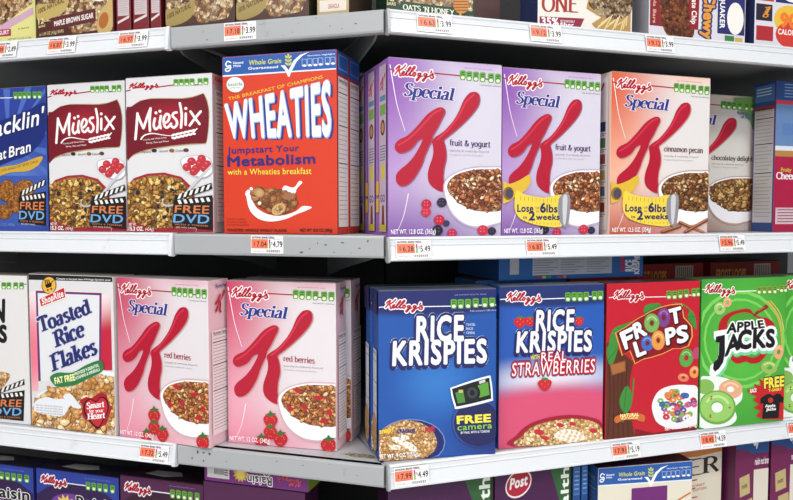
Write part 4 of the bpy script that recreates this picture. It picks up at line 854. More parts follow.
# boxes lying on top of the bottom row
def lying(a):
    a.unit('front'); a.part = 'facts_panel'
    a.rect(.07, .06, .13, .8, '#c4c6ce'); a.rect(.22, .02, .77, .85, '#bcc0cc')
    for j in range(3):
        x0 = .23 + j * .18
        for i in range(9): a.rect(x0, .07 + i * .085, x0 + .16 - .03 * (i % 3), .1 + i * .085, '#8e929c')
    for i, c in enumerate(('#c03030', '#e0c040', '#30a050', '#3050b0', '#c04080', '#e08030')): a.rect(.25 + i * .035, .88, .275 + i * .035, .96, c)
    a.part = 'side_print'; a.text('RICE', (.93, .8), (.93, .4), (.87, .8), col='#eef0f6', bold=.05); a.text('KRISPIES', (.97, .9), (.97, .15), (.935, .9), col='#eef0f6', bold=.05); a.text('CEREAL', (.86, .8), (.86, .2), (.83, .8), col='#c83040', bold=.05)
zt = zb + .2965
pl, pr = feet('R', 499, 643, .075, 270, 270)
make_box('Blue cereal box lying on its side across the tops of the rice cereal boxes', pl, pr, zt, .056, .19, side_mats('#2c68b0', '#26508c', '#26508c'), lying, flap=False)
def dim(a):
    a.unit('front'); a.part = 'side_print'; a.rect(.62, .1, .86, .8, '#b8a8a0')
    for i in range(8): a.rect(.64 + i * .027, .15, .65 + i * .027, .7, '#2a2020')
    a.text('FROOT LOOPS', (.08, .7), (.5, .7), (.08, .3), col='#c89040', bold=.04)
for i, (s0, s1, dd, c, l) in enumerate(((.60, .80, .17, '#8e2622', 'Dark red cereal box lying behind the blue one above the fruit ring box'), (.82, 1.02, .17, '#84221e', 'Dark red cereal box lying far back above the green apple ring box'))):
    pl = W3('R', s0, dd); pr = W3('R', s1, dd)
    make_box(l, (pl.x, pl.y), (pr.x, pr.y), zt - .04, .056, .14, side_mats(c, c, '#4c2220'), dim, flap=False, group='dark red boxes lying behind')
pl = W3('R', .60, .07)
# supporting files behind the front boxes that carry the lying cartons
for s0, s1, c, l, hh in ((.21, .405, '#2a62ae', 'Blue cereal box standing hidden directly behind the strawberry rice box', .295), (.415, .605, '#9c2028', 'Red cereal box standing directly behind the fruit ring box front', .295)):
    pl = W3('R', s0, .1); pr = W3('R', s1, .1)
    make_box(l, (pl.x, pl.y), (pr.x, pr.y), zb, hh, .1, side_mats(c, c, '#5a5450'), None)
for s0, s1, l in ((.61, .80, 'Red cereal box standing behind the front green apple ring box'), (.815, 1.01, 'Red cereal box standing behind the cut-off green apple ring box')):
    pl = W3('R', s0, .165); pr = W3('R', s1, .165)
    make_box(l, (pl.x, pl.y), (pr.x, pr.y), zb, .254, .12, side_mats('#842020', '#842020', '#4a3434'), None)

# top shelf, left run (snack bar boxes, upper halves above the frame)
def top_box(label, run, x0, x1, d, H, D, mats, art, group=g3, name='snack_bar_box', cat='snack bar box', y=25, depth=None):
    z = ZL[run][0]; return make_box(label, *feet(run, x0, x1, d, y, y), z, H, D, mats, art, cat, group, name)
# page frame for these: crop pixels of the photo itself measured from the box foot; artwork authored in unit coordinates
def yog(a):
    a.unit(); a.part = 'cereal_picture'; a.poly([(0, .05), (.97, .05), (.97, .5), (.7, .62), (.45, .78), (0, .85)], FL_PEBBLE())
    a.part = 'ribbon'; a.poly([(.15, .88), (.5, .72), (.97, .55), (.97, .64), (.6, .78), (.3, .93)], '#c8a0b8')
    a.part = 'title_lettering'; a.rect(0, .8, .6, .89, '#a02848'); a.text('YOGURT', (.3, .87), (.57, .865), (.3, .82), col='#f0e4e8', bold=.03)
    a.part = 'weight_lettering'; a.text('NET WT 7.4 OZ (210g)', (.55, .95), (.93, .945), (.55, .925), col='#6a6840'); a.text('6 BARS', (.72, .82), (.9, .815), (.72, .8), col='#6a6840')
top_box('Pale yellow yogurt granola bar box at the left end of the top shelf', 'L', -25, 36, .02, .15, .07, side_mats('#d8d48a', '#b8b46a'), yog, y=39)
def granola(txt, band=True, dy=.105):
    def f(a):
        a.unit(); a.part = 'cereal_picture'
        a.poly([(0.02, .05), (.98, .05), (.98, .8), (.9, .93), (.5, .97), (.35, .8), (0.02, .8)], FL_PEBBLE())
        a.M = np.array([[1, 0, 0], [0, -1, 1 - dy], [0, 0, 1.0]]); a.part = 'ribbon'; a.poly([(.01, .50), (.2, .5), (.42, .42), (.4, .58), (.22, .66), (.01, .66)], '#b8a262' if band else '#9c8850', True); a.text('100% NATURAL', (.03, .60), (.38, .5), (.03, .55), col='#5c3c1c', bold=.03)
        if band: a.part = 'title_lettering'; a.poly([(.18, .72), (.2, .66), (.78, .6), (.78, .74), (.2, .8)], '#5a2428'); a.text(txt, (.24, .755), (.75, .70), (.24, .70), (.75, .645), col='#f0e8e4', bold=.03)
        if not band: return
        a.part = 'bowl_picture'; a.poly([(.8, .85), (.82, .68), (.9, .58), (1, .5), (1, .8), (.9, .9)], '#c0a46c', True); a.ell(.88, .74, .06, .09, '#a8642c', .3); a.ell(.84, .45, .12, .08, '#ece8e8')
        a.part = 'weight_lettering'; a.text('12', (.03, .72), (.1, .71), (.03, .66), col='#d8cc98', bold=.03); a.text('BARS', (.03, .76), (.12, .75), (.03, .735), col='#d8cc98', bold=.02); a.unit(); a.text('6-1.49 OZ (42g) BARS', (.04, .955), (.36, .935), (.04, .92), col='#c8b888', bold=.02)
    return f
top_box('Brown maple brown sugar granola bar box on the top shelf', 'L', 36.6, 113.5, .01, .17, .07, side_mats('#4c2620', '#5c2024'), granola('MAPLE BROWN SUGAR'), y=32)
def facts_front(a): facts(a, 'front', '#c4b4b8', '#4a2028', x0=.12, x1=.9, y0=.05, y1=.8); a.unit(); a.part = 'side_print'; a.poly([(.1, .86), (.9, .8), (.9, .83), (.1, .89)], '#d8c8c8')
for i, (x0, x1, d, l) in enumerate(((116.5, 131, .012, 'Dark red bar box end-on, leftmost of three, beside the brown sugar box'), (133, 149, .012, 'Dark red bar box end-on, middle one of the three'), (150.5, 161, .012, 'Dark red bar box end-on, rightmost of three, beside the granola picture box'))):
    top_box(l, 'L', x0, x1, d, .16, .16, side_mats('#742028', '#5c1a20'), facts_front, group='end-on dark red bar boxes', y=27)
top_box('Brown granola bar box behind the top shelf edge, left of its look-alike', 'L', 165.5, 235, .013, .17, .07, side_mats('#4a2c26', '#3c201c'), granola('', False, .29), group='brown granola picture boxes', y=22)
top_box('Brown granola bar box beside the small tan box on the top shelf', 'L', 236, 309, .013, .17, .07, side_mats('#4a2c26', '#3a3a28'), granola('', False, .29), group='brown granola picture boxes', y=17)
def tan(a): a.unit(); a.part = 'side_print'; a.rect(.08, .78, .92, .94, '#dcd2c8'); a.text('GRANOLA', (.35, .9), (.7, .9), (.35, .84), col='#a83028', bold=.02); a.rect(.04, .5, .96, .7, '#9c8458')
top_box('Small tan bar box end-on above the wheat flakes box', 'L', 317, 349, .012, .12, .12, side_mats('#b49c78', '#4c3c2c'), tan, y=8)
# top shelf, right run
def oats(a):
    a.unit(); a.part = 'cereal_picture'; a.rect(.12, .1, .98, .9, FL_PEBBLE()); a.part = 'ribbon'; a.poly([(.15, .86), (.8, .875), (.78, .985), (.15, .985)], '#12402c')
    a.part = 'title_lettering'; a.stext("OATS 'N HONEY", (.18, .955), (.76, .965), (.18, .895), (.76, .905), col='#ece8d8', thick=1.3, thin=.7)
    a.part = 'honey_picture'; a.ell(.84, .84, .09, .1, '#c8843c', .2)
    for i in range(5): a.stroke([(.76, .77 + i * .035), (.92, .75 + i * .035)], .012, '#7c4418')
    a.stroke([(.83, .92), (.835, .99)], .025, '#d08c34')
    a.part = 'weight_lettering'; a.text('12', (.0, .87), (.08, .87), (.0, .81), col='#d8cc98', bold=.03); a.text('BARS', (.0, .92), (.1, .92), (.0, .885), col='#d8cc98', bold=.03); a.text('6-1.5 OZ', (.9, .985), (.98, .985), (.9, .955), col='#c8b888')
top_box('Dark green oats and honey granola bar box right of the shelf corner', 'R', 386.5, 474.5, .012, .14, .06, side_mats('#173c2a', '#123020'), oats, y=18)
top_box('Dim dark red box standing far back beside the green granola bar box', 'R', 462, 500, .2, .13, .06, side_mats('#4a2826', '#3a2020'), lambda a: (a.unit(), a.rect(.1, .6, .8, .8, '#6c4438')), y=18)
def fiber(a):
    a.unit(); a.part = 'title_lettering'; a.stext('ONE', (.04, .80), (.42, .76), (.04, .58), (.42, .54), col='#a02c24', thick=1.3, thin=.5)
    a.stext('FIBER', (.04, .5), (.5, .5), (.04, .32), (.5, .32), col='#3c2c24', thick=1.2, thin=.5)
    a.part = 'offer_badge'; a.poly([(0.02, .87), (.48, .84), (.43, 1.0), (0.02, .99)], '#8c2440'); a.text('35%', (.04, .98), (.21, .97), (.04, .88), col='#f0e8ec', bold=.04); a.text('OF YOUR DAILY', (.23, .92), (.38, .91), (.23, .89), col='#f0e8ec', bold=.02); a.text('fiber', (.23, .975), (.37, .965), (.23, .925), col='#f0e8ec', bold=.03)
    a.part = 'cereal_picture'; a.poly([(.58, .2), (.98, .2), (.98, 1.0), (.62, .98), (.56, .9), (.66, .8), (.5, .7)], '#b08c50'); a.poly([(.52, .62), (.7, .5), (.98, .4), (.98, .7), (.8, .82), (.66, .78)], food('print_bar_dark', ['#3c2018', '#6c4428', '#c8b48c', '#4c2c1c'], 130, 1), True)
    for i in range(12): a.stroke([(.6 + i * .03, .98 - (i % 3) * .05), (.72 + i * .02, .84 - (i % 4) * .03)], .012, '#e0cc98')
top_box('White high fibre bar box with maroon percentage flag on the top shelf', 'R', 537.5, 632, .012, .13, .065, side_mats('#e4dfd8', '#28305c'), fiber, y=30)
def quaker(part):
    def f(a):
        a.unit(); a.part = 'cereal_picture'; a.rect(0.01, .02, .5, .84, '#84242c'); a.poly([(.1, .1), (.36, .1), (.4, .5), (.46, .8), (.42, .98), (.2, .97), (.12, .7)], food('print_choc_chip', ['#3c1c14', '#6c3420', '#9c5c34', '#4c2818'], 120, 1.1), True)
        a.poly([(.39, .02), (.51, .02), (.5, .82), (.42, .84), (.4, .6)], '#8c1c2c'); a.text('Chocolate Chip', (.43, .1), (.43, .76), (.48, .1), col='#f0e8e4', bold=.03); a.text('Granola Bars', (.04, .2), (.04, .8), (.07, .2), col='#d8a090', bold=.03)
        a.part = 'title_lettering'
        for c, b in (('#26306c', .16), ('#dc9434', .05)): a.text('Chewy', (.56, .3), (.55, .95), (.67, .3), (.65, .95), col=c, bold=b)
        a.part = 'brand_logo'; a.rect(.70, .02, .99, .86, '#262c68'); a.text('QUAKER', (.725, .3), (.725, .78), (.775, .3), col='#f0f0f4', bold=.03); a.ell(.89, .62, .09, .24, '#ece8e4')
        a.part = 'seal'; a.rect(.78, .88, .88, 1, '#3c7c44'); a.rect(.89, .9, .97, 1, '#c8a850')
    return f
top_box('White and navy chewy bar box with brown chocolate chip picture', 'R', 648.5, 745, .012, .13, .065, side_mats('#d4d2dc', '#a8a6ae'), quaker(0), y=37)
def quaker2(a):
    a.unit(); a.part = 'side_print'; a.rect(0.02, 0, .3, .3, '#b8442c'); a.rect(.02, .35, .28, .6, '#2a2438'); a.text('Chewy', (.12, .55), (.2, .38), (.2, .55), col='#dc9434', bold=.06); a.rect(.03, .68, .3, .9, '#a82c34'); a.rect(.33, 0, .98, .3, '#262c68')
    a.part = 'brand_logo'; a.ell(.62, .1, .24, .18, '#ece8e4')
    a.part = 'seal'; a.ell(.55, .55, .24, .22, '#e0b840'); a.ell(.58, .78, .24, .2, '#c83c34'); a.text('90', (.42, .66), (.68, .66), (.42, .46), col='#e87830', bold=.06); a.text('CALORIES', (.38, .78), (.76, .78), (.38, .7), col='#f4e8e0', bold=.03)
top_box('White and navy bar box with yellow and red seal at the top right', 'R', 754, 815, .012, .13, .065, side_mats('#d4d2dc', '#2a3060'), quaker2, y=44)

# lowest shelf
zz = -.80
def rais(top='#2a3c94', low='#2c1448'):
    def f(a):
        a.unit(); a.part = 'logo_panel'; a.ell(.5, .36, .62, .28, low); a.ell(.42, .26, .25, .1, '#6c3c94')
        a.part = 'print'; a.stroke([(.38, .085), (.62, .085)], .008, '#dfe0ee'); a.text('see nutrition facts for more', (.6, .035), (.9, .035), (.6, .025), col='#7888c8')
        a.script(.06, .045, .38, .12, .0, out='#eef0f6'); a.icons([(.64, .085), (.71, .085), (.78, .085), (.85, .085), (.93, .085)][:5], .028, .03)
        a.part = 'sun_picture'; P = []
        for i in range(24): r = .13 if i % 2 else .085; P.append((.36 + r * math.cos(i * math.pi / 12), .26 + r * .72 * math.sin(i * math.pi / 12)))
        a.poly(P, '#e0c050'); a.ell(.36, .26, .07, .05, '#f0dc88')
        a.part = 'title_lettering'
        for c, b in (('#1c1430', .1), ('#f4f2f4', .075), ('#17131c', .035)): a.text('Raisin', (.5, .25), (.95, .25), (.5, .17), col=c, bold=b); a.text('Bran', (.55, .37), (.95, .37), (.55, .28), col=c, bold=b)
        a.part = 'cereal_picture'; a.ell(.5, .8, .42, .17, '#eceaf0'); a.ell(.5, .77, .38, .12, FL_DARK())
        a.unit('top'); a.part = 'flap_print'; a.poly([(.32, .35), (.6, .3), (.68, .6), (.5, .8), (.24, .7)], '#b4b2b0')
    return f
def low(x0, x1, run, d, Y):
    p = on_plane(run, x0, Y, d)[:2]; q = on_plane(run, x1, Y, d)[:2]; return p, q
make_box('Blue and purple raisin bran box at the lower left corner of the picture', *low(-52, 32.8, 'L', .04, 467), zz, .276, .06, side_mats('#283c98', '#2a2c70', '#231c34'), rais(), group='raisin bran boxes on the lowest shelf')
make_box('Blue and purple raisin bran box with sun, second from the lower left corner', *low(36, 118.2, 'L', .04, 471), zz, .278, .06, side_mats('#283c98', '#2a2c70', '#231c34'), rais(), group='raisin bran boxes on the lowest shelf')
make_box('Plum purple raisin bran box below the left shelf rail end', *low(120, 203, 'L', .04, 478), zz, .285, .06, side_mats('#501c48', '#3c1438', '#2c1428'), rais(low='#34102c'), group='raisin bran boxes on the lowest shelf')
def upside(a):
    a.unit(); a.part = 'facts_panel'; a.rect(.03, .0, .25, .88, '#d4d0d4')
    for i in range(9): a.rect(.1 + i * .011, .1, .1055 + i * .011, .75, '#201c24')
    for i in range(5): a.rect(.2, .4 + i * .08, .235, .44 + i * .08, '#5c5860')
    a.part = 'sun_picture'; P = []
    for i in range(24): r = .075 if i % 2 else .052; P.append((.36 + r * math.cos(i * math.pi / 12), .66 + r * 3.6 * math.sin(i * math.pi / 12)))
    a.poly(P, '#d8b440'); a.ell(.36, .66, .04, .15, '#e8d070')
    a.part = 'title_lettering'
    for c, b in (('#ece8ec', .1), ('#20141c', .02)): a.text('Raisin', (.66, .66), (.43, .66), (.66, .93), col=c, bold=b); a.text('Bran', (.63, .34), (.45, .34), (.63, .6), col=c, bold=b)
    a.script(.94, .88, .72, .5, 0, out=None, col='#d4505c', w=26)
pl, pr = low(204.5, 308, 'L', .03, 480)
make_box('Purple raisin bran box lying upside down under the grey corner shelf', pl, pr, -.500, .055, .06, side_mats('#742c7c', '#84a040', '#4c1c50'), upside, flap=False)
make_box('Plum box standing below the upside-down raisin bran box, supporting it', *low(203.5, 305, 'L', .03, 495), zz, .298, .06, side_mats('#4c1c48', '#3c1438', '#2c1428'), None)
def post(t, lg):
    def f(a):
        a.unit(); a.part = 'print'; a.poly([(.68, 0), (1, 0), (1, 1), (.88, .3)], '#2c5c34'); a.poly([(.97, 0), (1, 0), (1, 1), (.97, 1)], '#1c2c1c')
        a.part = 'title_lettering'; a.text(t, (.96, .44), (.96, .06), (.86, .44), col='#e4ece4', bold=.03)
        a.part = 'brand_logo'
        if lg: a.ell(.3, .115, .17, .075, '#e8dce0', -.1); a.ell(.3, .115, .155, .065, '#a81c38', -.1); a.text('Post', (.19, .14), (.41, .125), (.2, .085), col='#f4ecee', bold=.04)
        a.part = 'cereal_picture'; a.ell(.45, .7, .4, .2, '#e8e4e8'); a.ell(.45, .67, .36, .14, FL_TAN())
    return f
make_box('Dark purple cereal box with green health stripe, left of its twin', *low(388, 493.5, 'R', .02, 480), zz, .345, .06, side_mats('#431448', '#341038', '#2c1428'), post('Health', False), group='dark purple health cereal boxes')
make_box('Dark purple cereal box with green health stripe and red oval brand logo', *low(495, 571.5, 'R', .02, 475), zz, .345, .06, side_mats('#431448', '#341038', '#2c1428'), post('Health', True), group='dark purple health cereal boxes')
def bluepan(a):
    a.unit(); a.part = 'facts_panel'; a.rect(.1, .04, .9, .2, '#4878b4'); a.rect(.14, .05, .86, .19, '#2c5a9c')
    for i in range(5): a.rect(.2, .06 + i * .025, .8, .068 + i * .025, '#7ca0cc')
    a.rect(.1, .24, .9, .9, '#c8ccd4')
make_box('Narrow blue cereal box end-on, right of the health stripe boxes', *low(573, 580.5, 'R', .03, 470), zz, .33, .17, side_mats('#1f4a88', '#1f4a88', '#24406c'), bluepan, group='end-on blue cereal boxes')
make_box('Narrow blue cereal box end-on, touching the whole grain box', *low(581.8, 588, 'R', .03, 470), zz, .33, .17, side_mats('#1f4a88', '#1f4a88', '#24406c'), bluepan, group='end-on blue cereal boxes')
def gmills(a):
    a.frame((598.2, 468.6), (692.6, 461.2), (690, 610), (597, 628)).crop(598.2, 462, 6.3)
    old = a.crop; a.c = (595.5, 461.6, 6.35); gm_band(a); a.unit(); a.part = 'logo_panel'; a.rect(.35, .14, .73, .38, '#6c2470'); a.rect(.33, .38, .75, .55, '#84308c'); a.part = 'cereal_picture'; a.ell(.5, .8, .4, .16, '#f2f0f0'); a.ell(.5, .77, .36, .12, FL_TAN()); a.stroke([(.72, .3), (.85, .24), (.98, .2)], .012, '#c87c34')
    facts(a, 'left', '#2f5a98', '#7ca0cc', y0=.05)
hz = float(on_plane('R', 597.8, 468.6, .012)[2]) - zz
p = on_z(598.2, 468.6, hz + zz)[:2]; q = on_z(692.6, 460.8, hz + zz)[:2]
make_box('Cream box with blue whole grain band and purple panel, on the lowest shelf', p, q, zz, hz, .06, side_mats('#dcd6c8', '#2c5a9c', '#2c1430'), gmills)
def fiberone(a):
    a.unit(); a.part = 'print'; a.poly([(0, 0), (1, 0), (1, .14), (.7, .155), (.3, .145), (0, .16)], '#cc7c3c')
    a.part = 'title_lettering'; a.stext('FIBER', (.12, .275), (.97, .26), (.12, .18), (.97, .165), col='#2c2024', thick=1.3, thin=.5); a.stext('ONE', (.2, .41), (.72, .40), (.2, .305), (.72, .295), col='#c02c30', thick=1.3, thin=.5); a.text('HONEY', (.63, .34), (.8, .335), (.63, .325), col='#c0602c'); a.text('CLUSTERS', (.63, .365), (.82, .36), (.63, .35), col='#c0602c')
    a.part = 'cereal_picture'; a.ell(.5, .78, .42, .16, FL_TAN())
make_box('Cream fibre cereal box with orange top behind the whole grain box', *low(636, 722, 'R', .062, 458), zz, .348, .055, side_mats('#dcd4c4', '#7c2850', '#c07838'), fiberone)
def nutbran(a):
    a.unit(); a.part = 'brand_band'; a.poly([(0, 0), (1, 0), (1, .14), (.45, .14), (.4, .12), (0, .1)], '#244c8c'); a.stroke([(.62, .03), (.52, .05), (.56, .08), (.66, .06), (.62, .1)], .03, '#e8ecf4')
    a.part = 'print'; a.rect(.55, .24, 1, 1, '#d8d0c4'); a.part = 'title_lettering'; a.text('raisin nut bran', (.58, .21), (1.0, .21), (.58, .17), col='#e4d8e4', bold=.03)
    a.part = 'recipe_cards'
    for i in range(4): a.poly([(.12 + .1 * (i % 2), .28 + i * .15), (.42 + .1 * (i % 2), .26 + i * .15), (.45 + .1 * (i % 2), .38 + i * .15), (.15 + .1 * (i % 2), .4 + i * .15)], '#b8a878'); a.text('nuts', (.2 + .1 * (i % 2), .35 + i * .15), (.36 + .1 * (i % 2), .34 + i * .15), (.2 + .1 * (i % 2), .32 + i * .15), col='#6c3c2c', bold=.03)
make_box('Purple nut bran box with blue top, left of its look-alike near the right edge', *low(736, 769, 'R', .033, 448), zz, .345, .14, side_mats('#6c2050', '#5c1a44', '#24406c'), nutbran, group='purple nut bran boxes')
make_box('Purple nut bran box with blue top cut by the lower right picture edge', *low(771.5, 806, 'R', .033, 448), zz, .345, .14, side_mats('#6c2050', '#5c1a44', '#24406c'), nutbran, group='purple nut bran boxes')

# ------------------------------------------------------------------ shelving
white = worn_metal('white_enamel', '#d9dce2', '#c8cad0', .32, 14)
grey = worn_metal('grey_enamel', '#a4a7ab', '#858687', .4, 30)
deckm = worn_metal('deck_enamel', '#b4b5ba', '#96989c', .4, 18)
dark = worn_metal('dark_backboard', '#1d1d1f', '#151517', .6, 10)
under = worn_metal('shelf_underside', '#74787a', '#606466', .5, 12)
strip = flat('#e8ebf2', .25); shadowgap = flat('#55585e', .5)
DEP = .45
def prism(name, pts, z0, z1, mats, parent, topmat=0, botmat=0):
    n = len(pts); V = [(p.x, p.y, z0) for p in pts] + [(p.x, p.y, z1) for p in pts]
    Fc = [list(range(n, 2 * n)), list(range(n - 1, -1, -1))] + [[i, (i + 1) % n, n + (i + 1) % n, n + i] for i in range(n)]
    return mesh_obj(name, V, Fc, mats, [topmat, botmat] + [0] * n, parent=parent)
def loft(name, prof, run, s0, s1, z, mats, parent, end_round=0):
    """profile (d, z) swept along the run from s0 to s1"""
    V = []; n = len(prof)
    for s in (s0, s1):
        for d, h in prof: p = W3(run, s, d, z + h); V.append((p.x, p.y, p.z))
    Fc = [[i, (i + 1) % n, n + (i + 1) % n, n + i] for i in range(n)] + [list(range(n - 1, -1, -1)), list(range(n, 2 * n))]
    o = mesh_obj(name, V, Fc, mats, parent=parent)
    return o
def rel(o, root):                       # keep world-space vertices although parented to a root that sits elsewhere
    o.matrix_parent_inverse = root.matrix_basis.inverted()
RAIL = [(.004, .0), (-.0005, .0015), (-.004, .001), (-.0055, -.002), (-.004, -.0045), (-.004, -.0105), (-.0062, -.0115), (-.0062, -.0128), (-.0048, -.0138), (-.0100, -.033), (-.0122, -.034), (-.0126, -.037), (-.0095, -.0388), (.001, -.0385), (.001, -.034), (.004, -.033)]
LIP = [(.010, .0), (-.001, .0), (-.0038, -.0012), (-.005, -.004), (-.005, -.034), (-.0036, -.037), (-.001, -.038), (.010, -.038), (.010, -.036), (.0005, -.0355), (.0002, -.003), (.010, -.002)]
HL = ['top', 'middle', 'bottom', 'lowest']
sR = -.408
for i in range(4):
    # left rail shelf
    z = ZL['L'][i]
    r = empty('shelf', W3('L', -.8, .1, z)); tag(r, 'White-railed %s shelf left of the grey corner shelf' % HL[i], 'shelf', 'metal display shelves')
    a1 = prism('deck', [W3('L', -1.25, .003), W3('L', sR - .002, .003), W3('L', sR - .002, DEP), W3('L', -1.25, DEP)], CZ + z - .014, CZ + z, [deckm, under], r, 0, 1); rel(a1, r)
    a1 = loft('price_rail', RAIL, 'L', -1.25, sR, z, [white], r); rel(a1, r)
    a1 = loft('rail_end_cap', [(.006, .001), (-.007, .001), (-.0095, -.012), (-.0125, -.033), (-.012, -.040), (-.004, -.042), (.006, -.038)], 'L', sR - .001, sR + .006, z, [white], r); rel(a1, r)
    for s in (-1.2, sR - .012):
        V = [W3('L', s, d, z + h) for d, h in ((.03, -.015), (.44, -.015), (.44, -.1), (.3, -.07), (.06, -.035))] + [W3('L', s + .004, d, z + h) for d, h in ((.03, -.015), (.44, -.015), (.44, -.1), (.3, -.07), (.06, -.035))]
        a1 = mesh_obj('bracket', V, [[0, 1, 2, 3, 4], [9, 8, 7, 6, 5]] + [[k, (k + 1) % 5, 5 + (k + 1) % 5, 5 + k] for k in range(5)], [under], parent=r); rel(a1, r)
    # grey corner shelf
    r = empty('corner_shelf', W3('L', -.2, .1, z)); tag(r, 'Bare grey %s corner shelf with worn front lip, between both railed shelves' % HL[i], 'shelf', 'grey corner shelves')
    tip = W3('R', -.004, .40)
    a1 = prism('deck', [W3('L', sR + .008, .0), W3('L', -.006, .0), tip, W3('L', -.3, DEP), W3('L', sR + .008, DEP)], CZ + z - .012, CZ + z, [deckm, under], r, 0, 1); rel(a1, r)
    a1 = loft('front_lip', LIP, 'L', sR + .008, -.003, z, [grey], r); rel(a1, r)
    V = [W3('R', -.006, d, z + h) for d, h in ((.02, -.015), (.40, -.015), (.40, -.1), (.3, -.08), (.05, -.04))] + [W3('R', -.002, d, z + h) for d, h in ((.02, -.015), (.40, -.015), (.40, -.1), (.3, -.08), (.05, -.04))]
    a1 = mesh_obj('bracket', V, [[0, 1, 2, 3, 4], [9, 8, 7, 6, 5]] + [[k, (k + 1) % 5, 5 + (k + 1) % 5, 5 + k] for k in range(5)], [under], parent=r); rel(a1, r)
    # right rail shelf
    z = ZL['R'][i]
    r = empty('shelf', W3('R', .6, .1, z)); tag(r, 'White-railed %s shelf running right from the corner' % HL[i], 'shelf', 'metal display shelves')
    a1 = prism('deck', [W3('R', .0015, .003), W3('R', 1.3, .003), W3('R', 1.3, DEP), W3('R', .0015, DEP)], CZ + z - .014, CZ + z, [deckm, under], r, 0, 1); rel(a1, r)
    a1 = loft('price_rail', RAIL, 'R', .004, 1.3, z, [white], r); rel(a1, r)
    a1 = loft('rail_end_cap', [(.006, .001), (-.007, .001), (-.0095, -.012), (-.0125, -.033), (-.012, -.040), (-.004, -.042), (.006, -.038)], 'R', .0, .004, z, [grey], r); rel(a1, r)

# chips and scratches on the grey lips: dark worn spots with a shape of their own, and a torn sticker
import random
rr = random.Random(11)
def chip_part(parent, z, spots, name='worn_spot'):
    V = []; Fc = []
    for (s, h, w, hh) in spots:
        n = 7; b = len(V)
        for k in range(n):
            t = 2 * math.pi * k / n; q = rr.uniform(.6, 1.1)
            p = W3('L', s + w * q * math.cos(t), -.0053, z + h + hh * q * math.sin(t)); V.append(p)
        Fc.append([b + k for k in range(n)])
    o = mesh_obj(name, V, Fc, [flat('#5f5a54', .6)], parent=parent); rel(o, parent)
corners = [o for o in bpy.data.objects if o.name.startswith('corner_shelf')]
corners.sort(key=lambda o: -o.location.z)
sp = [[(-.05 - .03 * k * rr.random() * 3, -.006 - .026 * rr.random(), .0015 * rr.uniform(.5, 2), .001 * rr.uniform(.5, 2)) for k in range(9)],
      [(-.15 + .015 * k, -.008 - .022 * rr.random(), .0016 * rr.uniform(.5, 2.4), .0012 * rr.uniform(.5, 2)) for k in range(9)],
      [(-.37 + .012 * (k % 4), -.006 - .024 * rr.random(), .0026 * rr.uniform(.5, 2), .0014 * rr.uniform(.6, 2)) for k in range(8)] + [(-.3 + .05 * k, -.004 - .028 * rr.random(), .002 * rr.uniform(.4, 1.6), .001) for k in range(6)]]
for c, s_ in zip(corners, sp): chip_part(c, ZL['L'][HL.index(c['label'].split()[2])], s_)
# torn sticker remains on the bottom corner shelf deck
V = []; cpt = (-.058, .033)
for k in range(14):
    t = 2 * math.pi * k / 14; q = rr.uniform(.7, 1.15); V.append(W3('L', cpt[0] + .034 * q * math.cos(t), cpt[1] + .010 * q * math.sin(t), zb + .0004))
st = mesh_obj('sticker_residue', V, [list(range(14))], [food('torn_sticker', ['#a89a70', '#c4b890', '#6c5c34', '#b4b4b0', '#948448'], 160, .8)], parent=corners[2]); rel(st, corners[2])
V = []
for k in range(12):
    t = 2 * math.pi * k / 12; q = rr.uniform(.6, 1.1); V.append(W3('L', -.295 + .012 * q * math.cos(t), .012 + .005 * q * math.sin(t), zb + .0004))

# backboards, floor and ceiling of the aisle
def wall(name, run, s0, s1):
    p, q = W3(run, s0, DEP + .004), W3(run, s1, DEP + .004); p2, q2 = W3(run, s0, DEP + .03), W3(run, s1, DEP + .03)
    V = []
    for zv in (.25, 2.1):
        V += [(p.x, p.y, zv), (q.x, q.y, zv), (q2.x, q2.y, zv), (p2.x, p2.y, zv)]
    o = mesh_obj(name, V, [[0, 1, 5, 4], [1, 2, 6, 5], [2, 3, 7, 6], [3, 0, 4, 7], [4, 5, 6, 7], [3, 2, 1, 0]], [dark]); o['kind'] = 'structure'
wall('wall_left', 'L', -1.3, -.15); wall('wall_right', 'R', .146, 1.35)
def slab(name, z, col, t):
    m, nt, b = base_mat(name + '_tiles', .35); N = nt.nodes; br = N.new('ShaderNodeTexBrick'); br.offset = 0; br.inputs['Scale'].default_value = 1.6; br.inputs['Mortar Size'].default_value = .006
    br.inputs['Color1'].default_value = lin(col); br.inputs['Color2'].default_value = lin(col); br.inputs['Mortar'].default_value = lin('#6c6a66'); br.inputs['Brick Width'].default_value = .5; br.inputs['Row Height'].default_value = .5
    tc = N.new('ShaderNodeTexCoord'); nt.links.new(tc.outputs['Object'], br.inputs['Vector']); nt.links.new(br.outputs[0], b.inputs['Base Color'])
    V = [(x, y, zz_) for zz_ in (z, z + t) for x, y in ((-3, -2.6), (3, -2.6), (3, 2.4), (-3, 2.4))]
    o = mesh_obj(name, V, [[0, 1, 5, 4], [1, 2, 6, 5], [2, 3, 7, 6], [3, 0, 4, 7], [4, 5, 6, 7], [3, 2, 1, 0]], [m]); o['kind'] = 'structure'
slab('floor', -.05, '#d4d0c8', .05); slab('ceiling', 3.3, '#e4e2dc', .05)
# gondola base plinths and uprights carrying the shelves
for run, s0, s1 in (('L', -1.25, -.02), ('R', .02, 1.3)):
    pass

